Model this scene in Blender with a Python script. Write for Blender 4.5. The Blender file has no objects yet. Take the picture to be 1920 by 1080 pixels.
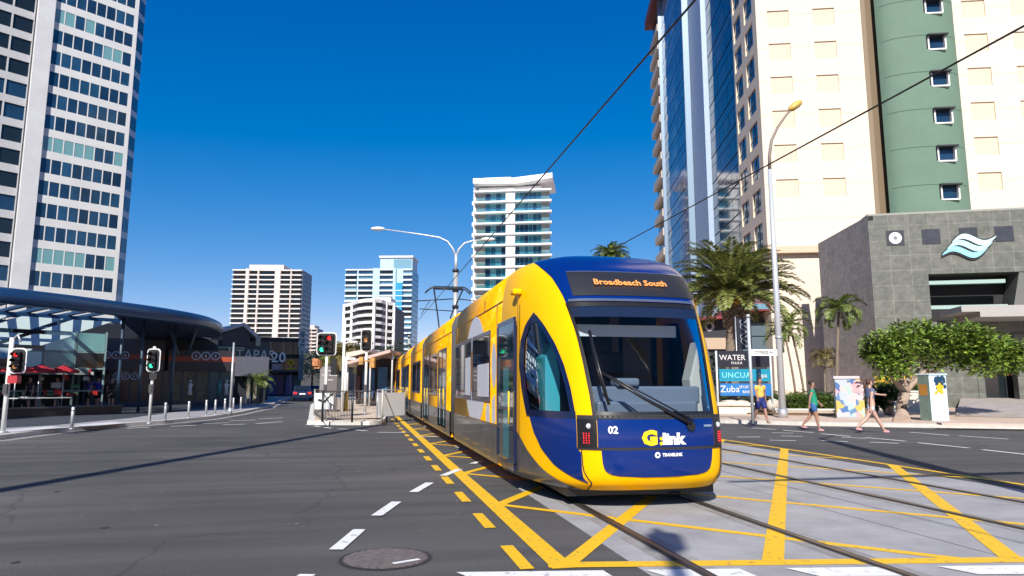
import bpy, bmesh, math, random
from mathutils import Vector, Matrix
from math import sin, cos, tan, atan, atan2, radians as R, pi
random.seed(7)
SC = bpy.context.scene
COL = SC.collection
# ---------------------------------------------------------------- camera, sky, sun
PITCH, YAW, FPX, CH = 8.0, -12.1, 1300.0, 1.43
cam_d = bpy.data.cameras.new('camera'); cam = bpy.data.objects.new('camera', cam_d); COL.objects.link(cam)
cam_d.sensor_width = 36; cam_d.lens = FPX / 1920 * 36; cam_d.clip_start = .1; cam_d.clip_end = 6000
cam.location = (0, 0, CH); cam.rotation_euler = (R(90 + PITCH), 0, R(YAW)); SC.camera = cam
SC.view_settings.view_transform = 'Standard'; SC.view_settings.look = 'None'
SC.view_settings.exposure = 0.62; SC.view_settings.gamma = 1
SUN_AZ, SUN_EL = 200.0, 36.0           # azimuth clockwise from +Y
W = bpy.data.worlds.new('World'); SC.world = W; W.use_nodes = True
nt = W.node_tree; nt.nodes.clear()
sky = nt.nodes.new('ShaderNodeTexSky'); sky.sky_type = 'NISHITA'; sky.sun_disc = False
sky.sun_elevation = R(SUN_EL); sky.sun_rotation = R(SUN_AZ); sky.air_density = .72; sky.dust_density = .12; sky.ozone_density = 5.5
hs = nt.nodes.new('ShaderNodeHueSaturation'); hs.inputs['Saturation'].default_value = 1.22; hs.inputs['Value'].default_value = 1
bg = nt.nodes.new('ShaderNodeBackground'); bg.inputs[1].default_value = .10
wo = nt.nodes.new('ShaderNodeOutputWorld')
nt.links.new(sky.outputs[0], hs.inputs['Color'])
_sp = nt.nodes.new('ShaderNodeSeparateColor'); _cb = nt.nodes.new('ShaderNodeCombineColor'); nt.links.new(hs.outputs[0], _sp.inputs[0])
def _m(op, a, b):
    q = nt.nodes.new('ShaderNodeMath'); q.operation = op; nt.links.new(a, q.inputs[0]); q.inputs[1].default_value = b; return q.outputs[0]
nt.links.new(_m('MAXIMUM', _m('MULTIPLY', _m('SUBTRACT', _sp.outputs[0], .29), 1.45), 0.), _cb.inputs[0])       # clear subtropical sky: less red, softer horizon
nt.links.new(_m('MULTIPLY', _m('POWER', _m('MULTIPLY', _sp.outputs[1], .154), .932), .773 / .154), _cb.inputs[1])
nt.links.new(_m('MULTIPLY', _m('POWER', _m('MULTIPLY', _sp.outputs[2], .154), .59), .779 / .154), _cb.inputs[2])
nt.links.new(_cb.outputs[0], bg.inputs[0]); nt.links.new(bg.outputs[0], wo.inputs[0])
sl = bpy.data.lights.new('sun', 'SUN'); sl.energy = 4.3; sl.angle = R(.5); sl.color = (1, .95, .87)
so = bpy.data.objects.new('sun', sl); COL.objects.link(so)
sd = Vector((sin(R(SUN_AZ)) * cos(R(SUN_EL)), cos(R(SUN_AZ)) * cos(R(SUN_EL)), sin(R(SUN_EL))))
so.rotation_euler = (-sd).to_track_quat('-Z', 'Y').to_euler(); so.location = sd * 60

# ---------------------------------------------------------------- measuring helpers (camera geometry of the photograph, 1920 px wide)
_p, _a = R(PITCH), R(YAW)
def ray(px, py):
    x = px - 960; y = 540 - py
    X, Y, Z = x, FPX * cos(_p) - y * sin(_p), FPX * sin(_p) + y * cos(_p)
    return Vector((X * cos(_a) - Y * sin(_a), X * sin(_a) + Y * cos(_a), Z)), Y
def at(px, py, D):
    d, Y = ray(px, py); d = d * (D / Y); return Vector((d.x, d.y, CH + d.z))
def gp(px, py, z=0.0):
    d, Y = ray(px, py); t = (z - CH) / d.z; return Vector((d.x * t, d.y * t, z))
HZ = 722.7
def cd(p): return p.x * sin(-_a) + p.y * cos(_a)   # depth along the camera's heading
def zat(py, D): return at(960, py, D).z
def colx(px, D):                       # ground point under a pixel column (taken at the horizon) at depth D
    p = at(px, HZ, D); return Vector((p.x, p.y, 0))
def dirv(az): a = R(az - YAW); return Vector((sin(a), cos(a), 0))   # az: degrees right of the camera's heading
def rotz_of(az): d = dirv(az); return atan2(d.y, d.x)

# ---------------------------------------------------------------- materials
MATS = {}
def mat(name, col, rough=.6, metal=0, var=0., vscale=3., bump=0., bscale=30., spec=.5, emit=None, coat=0, col2=None, thr=None, stretch=None, alpha=None):
    if name in MATS: return MATS[name]
    m = bpy.data.materials.new(name); m.use_nodes = True; n = m.node_tree; b = n.nodes['Principled BSDF']
    c = (*col, 1)
    b.inputs['Base Color'].default_value = c; b.inputs['Roughness'].default_value = rough; b.inputs['Metallic'].default_value = metal
    b.inputs['Specular IOR Level'].default_value = spec; b.inputs['Coat Weight'].default_value = coat; b.inputs['Coat Roughness'].default_value = .04
    if emit: b.inputs['Emission Color'].default_value = (*emit[0], 1); b.inputs['Emission Strength'].default_value = emit[1]
    tc = n.nodes.new('ShaderNodeTexCoord'); src = tc.outputs['Object']
    if stretch:
        mp = n.nodes.new('ShaderNodeMapping'); mp.inputs['Scale'].default_value = stretch; n.links.new(src, mp.inputs[0]); src = mp.outputs[0]
    if var or col2:
        nz = n.nodes.new('ShaderNodeTexNoise'); nz.inputs['Scale'].default_value = vscale; nz.inputs['Detail'].default_value = 6; nz.inputs['Roughness'].default_value = .65
        n.links.new(src, nz.inputs['Vector'])
        cr = n.nodes.new('ShaderNodeValToRGB'); lo, hi = (thr or (.3, .7)); cr.color_ramp.elements[0].position = lo; cr.color_ramp.elements[1].position = hi
        if col2: e0, e1 = col, col2
        else: e0 = [max(0, x * (1 - var)) for x in col]; e1 = [min(1, x * (1 + var)) for x in col]
        cr.color_ramp.elements[0].color = (*e0, 1); cr.color_ramp.elements[1].color = (*e1, 1)
        n.links.new(nz.outputs[0], cr.inputs[0]); n.links.new(cr.outputs[0], b.inputs['Base Color'])
    if bump:
        n2 = n.nodes.new('ShaderNodeTexNoise'); n2.inputs['Scale'].default_value = bscale; n2.inputs['Detail'].default_value = 4; n.links.new(src, n2.inputs['Vector'])
        bp = n.nodes.new('ShaderNodeBump'); bp.inputs['Strength'].default_value = bump; bp.inputs['Distance'].default_value = .02
        n.links.new(n2.outputs[0], bp.inputs['Height']); n.links.new(bp.outputs[0], b.inputs['Normal'])
    MATS[name] = m; return m
def glassmat(name, tint, mixf=.3, rough=.02, ior=1.5):
    m = bpy.data.materials.new(name); m.use_nodes = True; n = m.node_tree; n.nodes.clear()
    t = n.nodes.new('ShaderNodeBsdfTransparent'); t.inputs[0].default_value = (*tint, 1)
    g = n.nodes.new('ShaderNodeBsdfGlossy'); g.inputs['Roughness'].default_value = rough; g.inputs[0].default_value = (1, 1, 1, 1)
    f = n.nodes.new('ShaderNodeFresnel'); f.inputs[0].default_value = ior
    ad = n.nodes.new('ShaderNodeMath'); ad.operation = 'ADD'; ad.inputs[1].default_value = mixf; ad.use_clamp = True
    mx = n.nodes.new('ShaderNodeMixShader'); o = n.nodes.new('ShaderNodeOutputMaterial')
    n.links.new(f.outputs[0], ad.inputs[0]); n.links.new(ad.outputs[0], mx.inputs[0]); n.links.new(t.outputs[0], mx.inputs[1]); n.links.new(g.outputs[0], mx.inputs[2]); n.links.new(mx.outputs[0], o.inputs[0])
    MATS[name] = m; return m

# ---------------------------------------------------------------- mesh helpers
def BM(): return bmesh.new()
def face(bm, pts):
    try: return bm.faces.new([bm.verts.new(p) for p in pts])
    except ValueError: return None
def box(bm, x0, x1, y0, y1, z0, z1, M=None):
    vs = [Vector((x, y, z)) for z in (z0, z1) for x, y in ((x0, y0), (x1, y0), (x1, y1), (x0, y1))]
    if M: vs = [M @ v for v in vs]
    v = [bm.verts.new(p) for p in vs]
    for f in ((3, 2, 1, 0), (4, 5, 6, 7), (0, 1, 5, 4), (1, 2, 6, 5), (2, 3, 7, 6), (3, 0, 4, 7)): bm.faces.new([v[i] for i in f])
def tube(bm, pts, rad, seg=8, cap=True):
    pts = [Vector(p) for p in pts]; rad = rad if isinstance(rad, (list, tuple)) else [rad] * len(pts)
    rings = []; prev = None
    for i, p in enumerate(pts):
        d = (pts[min(i + 1, len(pts) - 1)] - pts[max(i - 1, 0)]).normalized()
        if prev is None: s = d.cross(Vector((0, 0, 1)) if abs(d.z) < .9 else Vector((1, 0, 0))).normalized()
        else: s = (prev - d * prev.dot(d)).normalized()
        prev = s; t = d.cross(s)
        rings.append([bm.verts.new(p + (s * cos(2 * pi * k / seg) + t * sin(2 * pi * k / seg)) * rad[i]) for k in range(seg)])
    for a, b in zip(rings, rings[1:]):
        for k in range(seg): bm.faces.new((a[k], a[(k + 1) % seg], b[(k + 1) % seg], b[k])).smooth = True
    if cap: bm.faces.new(rings[0][::-1]); bm.faces.new(rings[-1])
def prism(bm, poly, z0, z1):
    b = [bm.verts.new((p[0], p[1], z0)) for p in poly]; t = [bm.verts.new((p[0], p[1], z1)) for p in poly]; n = len(poly)
    bm.faces.new(t); bm.faces.new(b[::-1])
    for i in range(n): bm.faces.new((b[i], b[(i + 1) % n], t[(i + 1) % n], t[i]))
def vprism(bm, poly, y0, y1):          # polygon in x-z, extruded along y
    b = [bm.verts.new((p[0], y0, p[1])) for p in poly]; t = [bm.verts.new((p[0], y1, p[1])) for p in poly]; n = len(poly)
    bm.faces.new(b); bm.faces.new(t[::-1])
    for i in range(n): bm.faces.new((b[i], t[i], t[(i + 1) % n], b[(i + 1) % n]))
def sphere(bm, c, r, sx=1, sy=1, sz=1, u=12, v=8):
    g = bmesh.ops.create_uvsphere(bm, u_segments=u, v_segments=v, radius=r)
    for q in g['verts']: q.co = Vector((q.co.x * sx + c[0], q.co.y * sy + c[1], q.co.z * sz + c[2]))
    for q in g['verts']:
        for f in q.link_faces: f.smooth = True
def strip(bm, a, b, w, z):             # flat painted strip on the ground
    a = Vector(a[:2]); b = Vector(b[:2]); d = (b - a).normalized(); n = Vector((-d.y, d.x)) * w / 2
    face(bm, [(*(a - n), z), (*(b - n), z), (*(b + n), z), (*(a + n), z)])
def obj(name, bm, m, parent=None, smooth=False, recalc=True, bevel=0):
    if recalc: bmesh.ops.recalc_face_normals(bm, faces=bm.faces)
    me = bpy.data.meshes.new(name); bm.to_mesh(me); bm.free()
    if smooth:
        for p in me.polygons: p.use_smooth = True
    for x in (m if isinstance(m, (list, tuple)) else [m]): me.materials.append(x)
    o = bpy.data.objects.new(name, me); COL.objects.link(o)
    if parent: o.parent = parent
    if bevel:
        md = o.modifiers.new('b', 'BEVEL'); md.width = bevel; md.segments = 2; md.limit_method = 'ANGLE'
    return o
def struct(name, bm, m, kind='structure'):
    o = obj(name, bm, m); o['kind'] = kind; return o
def tag(o, label, cat, group=None, kind=None):
    o['label'] = label; o['category'] = cat
    if group: o['group'] = group
    if kind: o['kind'] = kind
    return o
def thing(name, label, cat, loc=(0, 0, 0), rotz=0, group=None):
    o = bpy.data.objects.new(name, None); COL.objects.link(o); o.location = loc; o.rotation_euler = (0, 0, rotz); o.empty_display_size = .2
    return tag(o, label, cat, group)
def dup(root, loc=None, rotz=None, label=None, group=None, scale=None):
    r = root.copy(); COL.objects.link(r)
    if loc is not None: r.location = loc
    if rotz is not None: r.rotation_euler = (0, 0, rotz)
    if scale: r.scale = (scale,) * 3
    if label: r['label'] = label
    if group: r['group'] = group
    for ch in list(root.children):
        c = ch.copy(); COL.objects.link(c); c.parent = r
        for g in ch.children: d = g.copy(); COL.objects.link(d); d.parent = c
    return r
def text(name, s, size, m, parent=None, loc=(0, 0, 0), rot=(R(90), 0, 0), ext=.004, bold=0, sx=1, align='CENTER', space=1):
    c = bpy.data.curves.new(name, 'FONT'); c.body = s; c.size = size; c.extrude = ext; c.offset = bold; c.align_x = align; c.align_y = 'CENTER'; c.space_character = space; c.resolution_u = 2
    c.materials.append(m); o = bpy.data.objects.new(name, c); COL.objects.link(o); o.location = loc; o.rotation_euler = rot; o.scale = (sx, 1, 1)
    bpy.context.view_layer.update(); me = bpy.data.meshes.new_from_object(o.evaluated_get(bpy.context.evaluated_depsgraph_get())); me.name = name
    q = bpy.data.objects.new(name, me); COL.objects.link(q); q.location = loc; q.rotation_euler = rot; q.scale = (sx, 1, 1); bpy.data.objects.remove(o)
    if parent: q.parent = parent
    return q
def many(name, boxes, mats, parent, cap=100, rest=None):
    """boxes: list of (x0,x1,y0,y1,z0,z1); the first `cap` as their own meshes, the others as one 'stuff' part."""
    for i, b in enumerate(boxes[:cap]):
        bm = BM(); box(bm, *b); obj(name, bm, mats[hash((round(b[0], 1), round(b[4], 1), i)) % len(mats)], parent)
    if len(boxes) > cap:
        bm = BM()
        for b in boxes[cap:]: box(bm, *b)
        o = obj(name, bm, list(mats), parent); o['kind'] = 'stuff'
        for p in o.data.polygons: p.material_index = (p.index // 6 * 7 // 3) % len(mats)
def wall(bm, u0, u1, z0, z1, ops, th=.3, y=0.):
    """front wall in the x-z plane at depth y with real openings ops [(u0,u1,z0,z1)] and reveals th deep"""
    us = sorted({u0, u1, *[o[0] for o in ops], *[o[1] for o in ops]}); zs = sorted({z0, z1, *[o[2] for o in ops], *[o[3] for o in ops]})
    us = [u for u in us if u0 <= u <= u1]; zs = [z for z in zs if z0 <= z <= z1]
    for j in range(len(zs) - 1):
        run = None
        for i in range(len(us) - 1):
            cu, cz = (us[i] + us[i + 1]) / 2, (zs[j] + zs[j + 1]) / 2
            hole = any(o[0] < cu < o[1] and o[2] < cz < o[3] for o in ops)
            if not hole: face(bm, [(us[i], y, zs[j]), (us[i + 1], y, zs[j]), (us[i + 1], y, zs[j + 1]), (us[i], y, zs[j + 1])])
    for a, b, c, d in ops:
        a, b, c, d = max(a, u0), min(b, u1), max(c, z0), min(d, z1)
        if a >= b or c >= d: continue
        face(bm, [(a, y, c), (a, y + th, c), (a, y + th, d), (a, y, d)]); face(bm, [(b, y, c), (b, y, d), (b, y + th, d), (b, y + th, c)])
        face(bm, [(a, y, c), (b, y, c), (b, y + th, c), (a, y + th, c)]); face(bm, [(a, y, d), (a, y + th, d), (b, y + th, d), (b, y, d)])

# ---------------------------------------------------------------- common materials
def nodes_asphalt():
    m = bpy.data.materials.new('asphalt'); m.use_nodes = True; n = m.node_tree; b = n.nodes['Principled BSDF']; L = n.links
    tc = n.nodes.new('ShaderNodeTexCoord')
    def nz(scale, det, st=None):
        t = n.nodes.new('ShaderNodeTexNoise'); t.inputs['Scale'].default_value = scale; t.inputs['Detail'].default_value = det
        if st:
            mp = n.nodes.new('ShaderNodeMapping'); mp.inputs['Scale'].default_value = st; mp.inputs['Rotation'].default_value = (0, 0, R(-35)); L.new(tc.outputs['Object'], mp.inputs[0]); L.new(mp.outputs[0], t.inputs['Vector'])
        else: L.new(tc.outputs['Object'], t.inputs['Vector'])
        return t
    a = nz(.35, 5); g = nz(95, 3); s = nz(1.1, 5, (.12, 1.6, 1))
    r1 = n.nodes.new('ShaderNodeValToRGB'); r1.color_ramp.elements[0].position = .3; r1.color_ramp.elements[1].position = .7
    r1.color_ramp.elements[0].color = (.076, .074, .072, 1); r1.color_ramp.elements[1].color = (.106, .103, .099, 1); L.new(a.outputs[0], r1.inputs[0])
    r2 = n.nodes.new('ShaderNodeValToRGB'); r2.color_ramp.elements[0].position = .35; r2.color_ramp.elements[1].position = .68
    r2.color_ramp.elements[0].color = (.76, .76, .77, 1); r2.color_ramp.elements[1].color = (1.16, 1.16, 1.16, 1); L.new(s.outputs[0], r2.inputs[0])
    r3 = n.nodes.new('ShaderNodeValToRGB'); r3.color_ramp.elements[0].position = .35; r3.color_ramp.elements[1].position = .7
    r3.color_ramp.elements[0].color = (.5, .5, .5, 1); r3.color_ramp.elements[1].color = (1.65, 1.62, 1.6, 1); L.new(g.outputs[0], r3.inputs[0])
    def mul(x, y):
        q = n.nodes.new('ShaderNodeMix'); q.data_type = 'RGBA'; q.blend_type = 'MULTIPLY'; q.inputs[0].default_value = 1; L.new(x, q.inputs[6]); L.new(y, q.inputs[7]); return q.outputs[2]
    wp = n.nodes.new('ShaderNodeTexNoise'); wp.inputs['Scale'].default_value = .8; wp.inputs['Detail'].default_value = 5; L.new(tc.outputs['Object'], wp.inputs['Vector'])
    wm = n.nodes.new('ShaderNodeMix'); wm.data_type = 'RGBA'; wm.inputs[0].default_value = .5; L.new(tc.outputs['Object'], wm.inputs[6]); L.new(wp.outputs['Color'], wm.inputs[7])
    vo = n.nodes.new('ShaderNodeTexVoronoi'); vo.feature = 'DISTANCE_TO_EDGE'; vo.inputs['Scale'].default_value = .42; L.new(wm.outputs[2], vo.inputs['Vector'])
    r4 = n.nodes.new('ShaderNodeValToRGB'); r4.color_ramp.elements[0].position = 0; r4.color_ramp.elements[1].position = .006; r4.color_ramp.elements[0].color = (.72, .72, .72, 1); r4.color_ramp.elements[1].color = (1, 1, 1, 1); L.new(vo.outputs['Distance'], r4.inputs[0])
    o5 = nz(.12, 3); r5 = n.nodes.new('ShaderNodeValToRGB'); r5.color_ramp.elements[0].position = .35; r5.color_ramp.elements[1].position = .65; r5.color_ramp.elements[0].color = (.80, .80, .81, 1); r5.color_ramp.elements[1].color = (1.16, 1.16, 1.15, 1); L.new(o5.outputs[0], r5.inputs[0])
    L.new(mul(mul(mul(mul(r1.outputs[0], r2.outputs[0]), r3.outputs[0]), r4.outputs[0]), r5.outputs[0]), b.inputs['Base Color'])
    b.inputs['Roughness'].default_value = .85; b.inputs['Specular IOR Level'].default_value = .35
    bp = n.nodes.new('ShaderNodeBump'); bp.inputs['Strength'].default_value = .35; bp.inputs['Distance'].default_value = .01; L.new(g.outputs[0], bp.inputs['Height']); L.new(bp.outputs[0], b.inputs['Normal'])
    MATS['asphalt'] = m; return m
asphalt = nodes_asphalt()
def paintmat(name, c, under, wear=.36):
    return mat(name, under, .6, col2=c, vscale=11, thr=(wear - .06, wear + .02), bump=.1, bscale=80)
def tilemat(name, c1, c2, mortar, sx, sy, msize=.02, rough=.6, axis='xy', off=.5, var=0, spec=.5, bump=0):
    m = bpy.data.materials.new(name); m.use_nodes = True; n = m.node_tree; b = n.nodes['Principled BSDF']; L = n.links
    tc = n.nodes.new('ShaderNodeTexCoord'); br = n.nodes.new('ShaderNodeTexBrick'); src = tc.outputs['Object']
    if axis == 'xz':
        sp = n.nodes.new('ShaderNodeSeparateXYZ'); cb = n.nodes.new('ShaderNodeCombineXYZ'); ad = n.nodes.new('ShaderNodeMath'); ad.operation = 'ADD'
        L.new(src, sp.inputs[0]); L.new(sp.outputs[0], ad.inputs[0]); L.new(sp.outputs[1], ad.inputs[1]); L.new(ad.outputs[0], cb.inputs[0]); L.new(sp.outputs[2], cb.inputs[1]); src = cb.outputs[0]
    L.new(src, br.inputs['Vector']); br.offset = off; br.inputs['Scale'].default_value = 1; br.inputs['Brick Width'].default_value = sx; br.inputs['Row Height'].default_value = sy
    br.inputs['Mortar Size'].default_value = msize; br.inputs['Color1'].default_value = (*c1, 1); br.inputs['Color2'].default_value = (*c2, 1); br.inputs['Mortar'].default_value = (*mortar, 1)
    out = br.outputs[0]
    if var:
        nz = n.nodes.new('ShaderNodeTexNoise'); nz.inputs['Scale'].default_value = 2.2; nz.inputs['Detail'].default_value = 8; nz.inputs['Roughness'].default_value = .75; L.new(src, nz.inputs['Vector'])
        r = n.nodes.new('ShaderNodeValToRGB'); r.color_ramp.elements[0].position = .3; r.color_ramp.elements[1].position = .7; r.color_ramp.elements[0].color = (1 - var,) * 3 + (1,); r.color_ramp.elements[1].color = (1 + var,) * 3 + (1,)
        q = n.nodes.new('ShaderNodeMix'); q.data_type = 'RGBA'; q.blend_type = 'MULTIPLY'; q.inputs[0].default_value = 1; L.new(nz.outputs[0], r.inputs[0]); L.new(out, q.inputs[6]); L.new(r.outputs[0], q.inputs[7]); out = q.outputs[2]
    L.new(out, b.inputs['Base Color']); b.inputs['Roughness'].default_value = rough; b.inputs['Specular IOR Level'].default_value = spec
    MATS[name] = m; return m
concrete = mat('concrete', (.33, .325, .33), .8, var=.2, vscale=1.3, bump=.3, bscale=60)
kerbm = mat('kerb_concrete', (.52, .49, .44), .8, var=.12, vscale=4)
paveL = tilemat('paver_grey', (.30, .295, .31), (.37, .36, .37), (.2, .2, .2), .6, .4, .008, .75, var=.1)
paveR = tilemat('paver_sand', (.56, .42, .32), (.62, .47, .36), (.4, .31, .24), .4, .4, .008, .8, var=.1)
paveI = tilemat('paver_island', (.58, .47, .35), (.62, .52, .4), (.42, .34, .27), .4, .4, .008, .8, var=.1)
yellowp = paintmat('yellow_road_paint', (.82, .48, .008), (.42, .27, .05), .41)
whitep = paintmat('white_road_paint', (.78, .78, .76), (.42, .42, .41), .41)
white = mat('white_paint', (.8, .8, .79), .45, var=.05)
steel = mat('galvanised_steel', (.50, .52, .54), .42, .6, var=.12, vscale=8)
darksteel = mat('dark_metal', (.035, .04, .05), .4, .5)
black = mat('black_plastic', (.012, .012, .014), .35)
blackm = mat('black_matt', (.02, .02, .022), .8)
rubber = mat('rubber_grey', (.10, .10, .105), .7, var=.2, vscale=12)
barkm = mat('bark', (.20, .155, .115), .9, var=.35, vscale=14, bump=.8, bscale=30)

# ================================================================ THE GROUND
bm = BM(); face(bm, [(-1500, -300, 0), (1500, -300, 0), (1500, 3000, 0), (-1500, 3000, 0)]); struct('road', bm, asphalt)
KL = [(-46, 2), (-22, 9.5), (-14, 14.5), (-10.6, 18), (-9.3, 21), (-9.1, 23.9), (-8.4, 26.1), (-7.2, 28.6), (-6.3, 32), (-5.9, 37), (-5.8, 47), (-6.8, 62), (-9, 100), (-13, 180), (-20, 400)]
KR = [(10.5, 400), (10.5, 36), (11.2, 29.5), (12.2, 26.6), (13.6, 24.6), (15.45, 22.7), (18.2, 21.0), (21.3, 19.3), (27, 16.6), (60, 2)]
def offset(pl, d):
    out = []
    for i, p in enumerate(pl):
        a = Vector(pl[max(i - 1, 0)]); b = Vector(pl[min(i + 1, len(pl) - 1)]); t = (b - a).normalized(); n = Vector((-t.y, t.x)); out.append((p[0] + n.x * d, p[1] + n.y * d))
    return out
def kerb(name, pl, side):
    q = offset(pl, side * .17); bm = BM()
    for i in range(len(pl) - 1):
        a, b, c, d = pl[i], pl[i + 1], q[i + 1], q[i]
        face(bm, [(*a, 0), (*b, 0), (*b, .13), (*a, .13)]); face(bm, [(*a, .13), (*b, .13), (*c, .145), (*d, .145)])
    struct(name, bm, kerbm); return q
q = kerb('kerb', KL, 1); bm = BM(); prism(bm, q + [(-300, 400), (-300, 2)], -.2, .14); struct('footpath', bm, paveL)
q = kerb('kerb', KR, 1); bm = BM(); prism(bm, q + [(300, 2), (300, 400)], -.2, .14); struct('footpath', bm, paveR)
# gutter strips
bm = BM()
for pl, s in ((KL, -1), (KR, -1)):
    o = offset(pl, s * .38)
    for i in range(len(pl) - 1): face(bm, [(*pl[i], .004), (*pl[i + 1], .004), (*o[i + 1], .004), (*o[i], .004)])
struct('gutter', bm, mat('gutter_concrete', (.30, .28, .26), .8, var=.2, vscale=3))
# terrace beside the shops: its outline and dark paving colour paint in the shade
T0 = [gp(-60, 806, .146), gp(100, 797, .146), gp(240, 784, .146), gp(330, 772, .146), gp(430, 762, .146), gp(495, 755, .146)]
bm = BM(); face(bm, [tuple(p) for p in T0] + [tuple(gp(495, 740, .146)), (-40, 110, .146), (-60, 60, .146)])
struct('terrace', bm, tilemat('shade_toned_paving', (.045, .05, .06), (.06, .065, .075), (.03, .03, .035), .6, .6, .01, .6, var=.15))
# white concrete crossing pads at the left kerb
bm = BM()
for a in ([(0, 807), (95, 799), (118, 802), (20, 811)], [(135, 797), (210, 791), (238, 793), (160, 800)]):
    face(bm, [tuple(gp(x, y, .147)) for x, y in a])
struct('crossing_pad', bm, mat('pale_concrete', (.6, .59, .58), .8, var=.12))
# traffic island
IS = [(-1.98, 28.2), (-1.95, 27.2), (-1.6, 26.7), (-.5, 26.3), (.3, 26.2), (.75, 26.6), (.95, 28), (1.15, 33), (1.3, 60), (1.3, 110), (-5, 110), (-3.4, 50)]
bm = BM(); prism(bm, IS, 0, .13); struct('island_kerb', bm, mat('island_kerb_paint', (.68, .66, .6), .75, var=.1))
bm = BM(); prism(bm, [(-1.75, 28.3), (-1.7, 27.3), (-1.4, 26.95), (-.4, 26.55), (.2, 26.45), (.55, 26.8), (.75, 28), (.95, 33), (1.1, 60), (1.1, 110), (-4.8, 110), (-3.2, 50)], .05, .15); struct('island_paving', bm, paveI)
# concrete track slab
bm = BM()
YS = [-8, 0, 5, 10, 15, 20, 30, 50, 90, 160]
for a, b in zip(YS, YS[1:]): face(bm, [(2.18, a, .004), (8.95, a, .004), (8.95, b, .004), (2.18, b, .004)])
struct('track_slab', bm, concrete)
bm = BM()
for y in [3.9, 9.9, 15.9, 21.9, 27.9]:
    for x0, x1 in ((2.18, 2.5), (2.75, 3.98), (4.2, 6.42), (6.65, 7.88), (8.1, 8.95)): strip(bm, (x0, y), (x1, y), .012, .0055)
strip(bm, (5.3, -8), (5.3, 60), .012, .0055)
struct('slab_joint', bm, mat('joint', (.08, .08, .08), .9))
railm = mat('rail_steel', (.22, .17, .13), .35, .85, var=.25, vscale=3)
for x in (2.6, 4.08, 6.53, 7.99):
    bm = BM(); strip(bm, (x, -8), (x, 170), .115, .0135); struct('rail_groove', bm, mat('rail_groove', (.035, .028, .024), .8))
    bm = BM(); strip(bm, (x + .012, -8), (x + .012, 170), .05, .0155); struct('rail', bm, railm)
# yellow box markings
bm = BM(); z = .0075
_yz = [.0066]
def ys(a, b, w): _yz[0] += .00006; strip(bm, a, b, w, _yz[0])
ys((1.6, 5.5), (1.62, 33), .19)
ys((1.5, 5.62), (9.5, 4.27), .17)
ys((9.42, 4.3), (9.42, 20), .12)
d1 = (.67, 1.0); d2 = (1., -1.055)
def clipseg(p, d):
    # clip a line to the box 1.6<x<9.42, above the slanted bottom line
    t0, t1 = 0., 60.
    x1 = (9.42 - p[0]) / d[0]; t1 = min(t1, x1)
    if d[1] < 0:
        # y = 5.6 - .166*(x-1.6)
        tb = (5.6 - p[1] - .166 * (p[0] - 1.6)) / (d[1] + .166 * d[0]); t1 = min(t1, tb)
    return p, (p[0] + d[0] * t1, p[1] + d[1] * t1)
V = [5.62, 8.5, 11.55, 14.5, 17.45, 20.4, 23.3, 26.2]
for y in V:
    a, b = clipseg((1.66, y), d1); ys(a, b, .15) if y < 9 else ys(a, (a[0] + 1.0, a[1] + 1.5), .13)
    if y > 6: a, b = clipseg((1.66, y), d2); ys(a, b, .12)
for p in ((3.33, 5.35), (5.33, 5.03)): a, b = clipseg(p, d1); ys(a, b, .17)
for x0, y0 in ((9.35, 17.2), (9.35, 20.0)): ys((x0, y0), (6.3, y0 + 3.2), .12)
for k in range(16):
    y = 5.53 + k * 1.62; ys((1.31, y), (1.31, y + .82), .115)
struct('yellow_marking', bm, yellowp)
bm = BM(); z = .0115 - .003
_wz = [.0115]
def ws(a, b, w): _wz[0] += .00006; strip(bm, a, b, w, _wz[0])
for a, b in (((-.62, 4.9), (-.36, 5.72)), ((-.18, 6.5), (.02, 7.34)), ((.2, 8.05), (.46, 8.94)), ((.72, 9.68), (1.02, 10.55)), ((1.3, 11.3), (1.68, 12.12)), ((2.02, 12.9), (2.3, 13.4))): ws(a, b, .125)
for x0, x1 in ((.75, 1.87), (2.19, 2.93), (3.29, 4.06), (4.5, 5.3), (5.75, 6.5), (6.95, 7.7)):
    f = lambda x: 5.33 - .166 * (x - 2.2)
    face(bm, [(x0 + .12, f(x0) - .30, .0114), (x1 + .02, f(x1) - .30, .0114), (x1, f(x1) - .03, .0114), (x0, f(x0) - .03, .0114)])
for a, b in (((10.25, 17.93), (10.87, 17.8)), ((10.49, 16.73), (11.05, 16.42)), ((11.68, 18.05), (12.16, 17.73)), ((12.87, 21.59), (13.2, 20.65)), ((13.25, 20.36), (13.43, 19.04)), ((13.36, 18.58), (13.48, 17.45)), ((13.6, 17.0), (13.7, 15.67)), ((13.64, 15.19), (13.63, 13.67)), ((13.59, 13.28), (13.5, 12.0)), ((11.7, 16.29), (12.15, 15.84)), ((16.46, 18.64), (16.53, 17.22)), ((16.63, 16.99), (16.93, 15.72)), ((12.2, 19.3), (12.7, 18.95)), ((13.0, 17.2), (13.4, 16.7)), ((12.6, 15.6), (13.0, 15.1))): ws(a, b, .12)
for a, b in (((-7.6, 25.7), (-6.9, 26.3)), ((-6.5, 26.66), (-5.8, 27.25)), ((-5.79, 28.26), (-4.95, 28.85)), ((-5.17, 30.12), (-4.25, 30.81)), ((-4.28, 31.75), (-3.38, 32.56)), ((-3.84, 27.84), (-3.03, 29.24)), ((-4.9, 27.3), (-4.2, 27.6))): ws(a, b, .16)
for a, b in (((-1.95, 26.9), (-1.75, 26.4)), ((-1.62, 26.0), (-1.4, 25.4)), ((-1.2, 24.9), (-.95, 24.3)), ((-.75, 24.0), (-.4, 23.7)), ((-.15, 23.3), (.2, 22.7)), ((.5, 22.0), (1.3, 21.6)), ((1.5, 19.9), (2.1, 19.8))): ws(a, b, .13)
struct('white_marking', bm, whitep)
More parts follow.
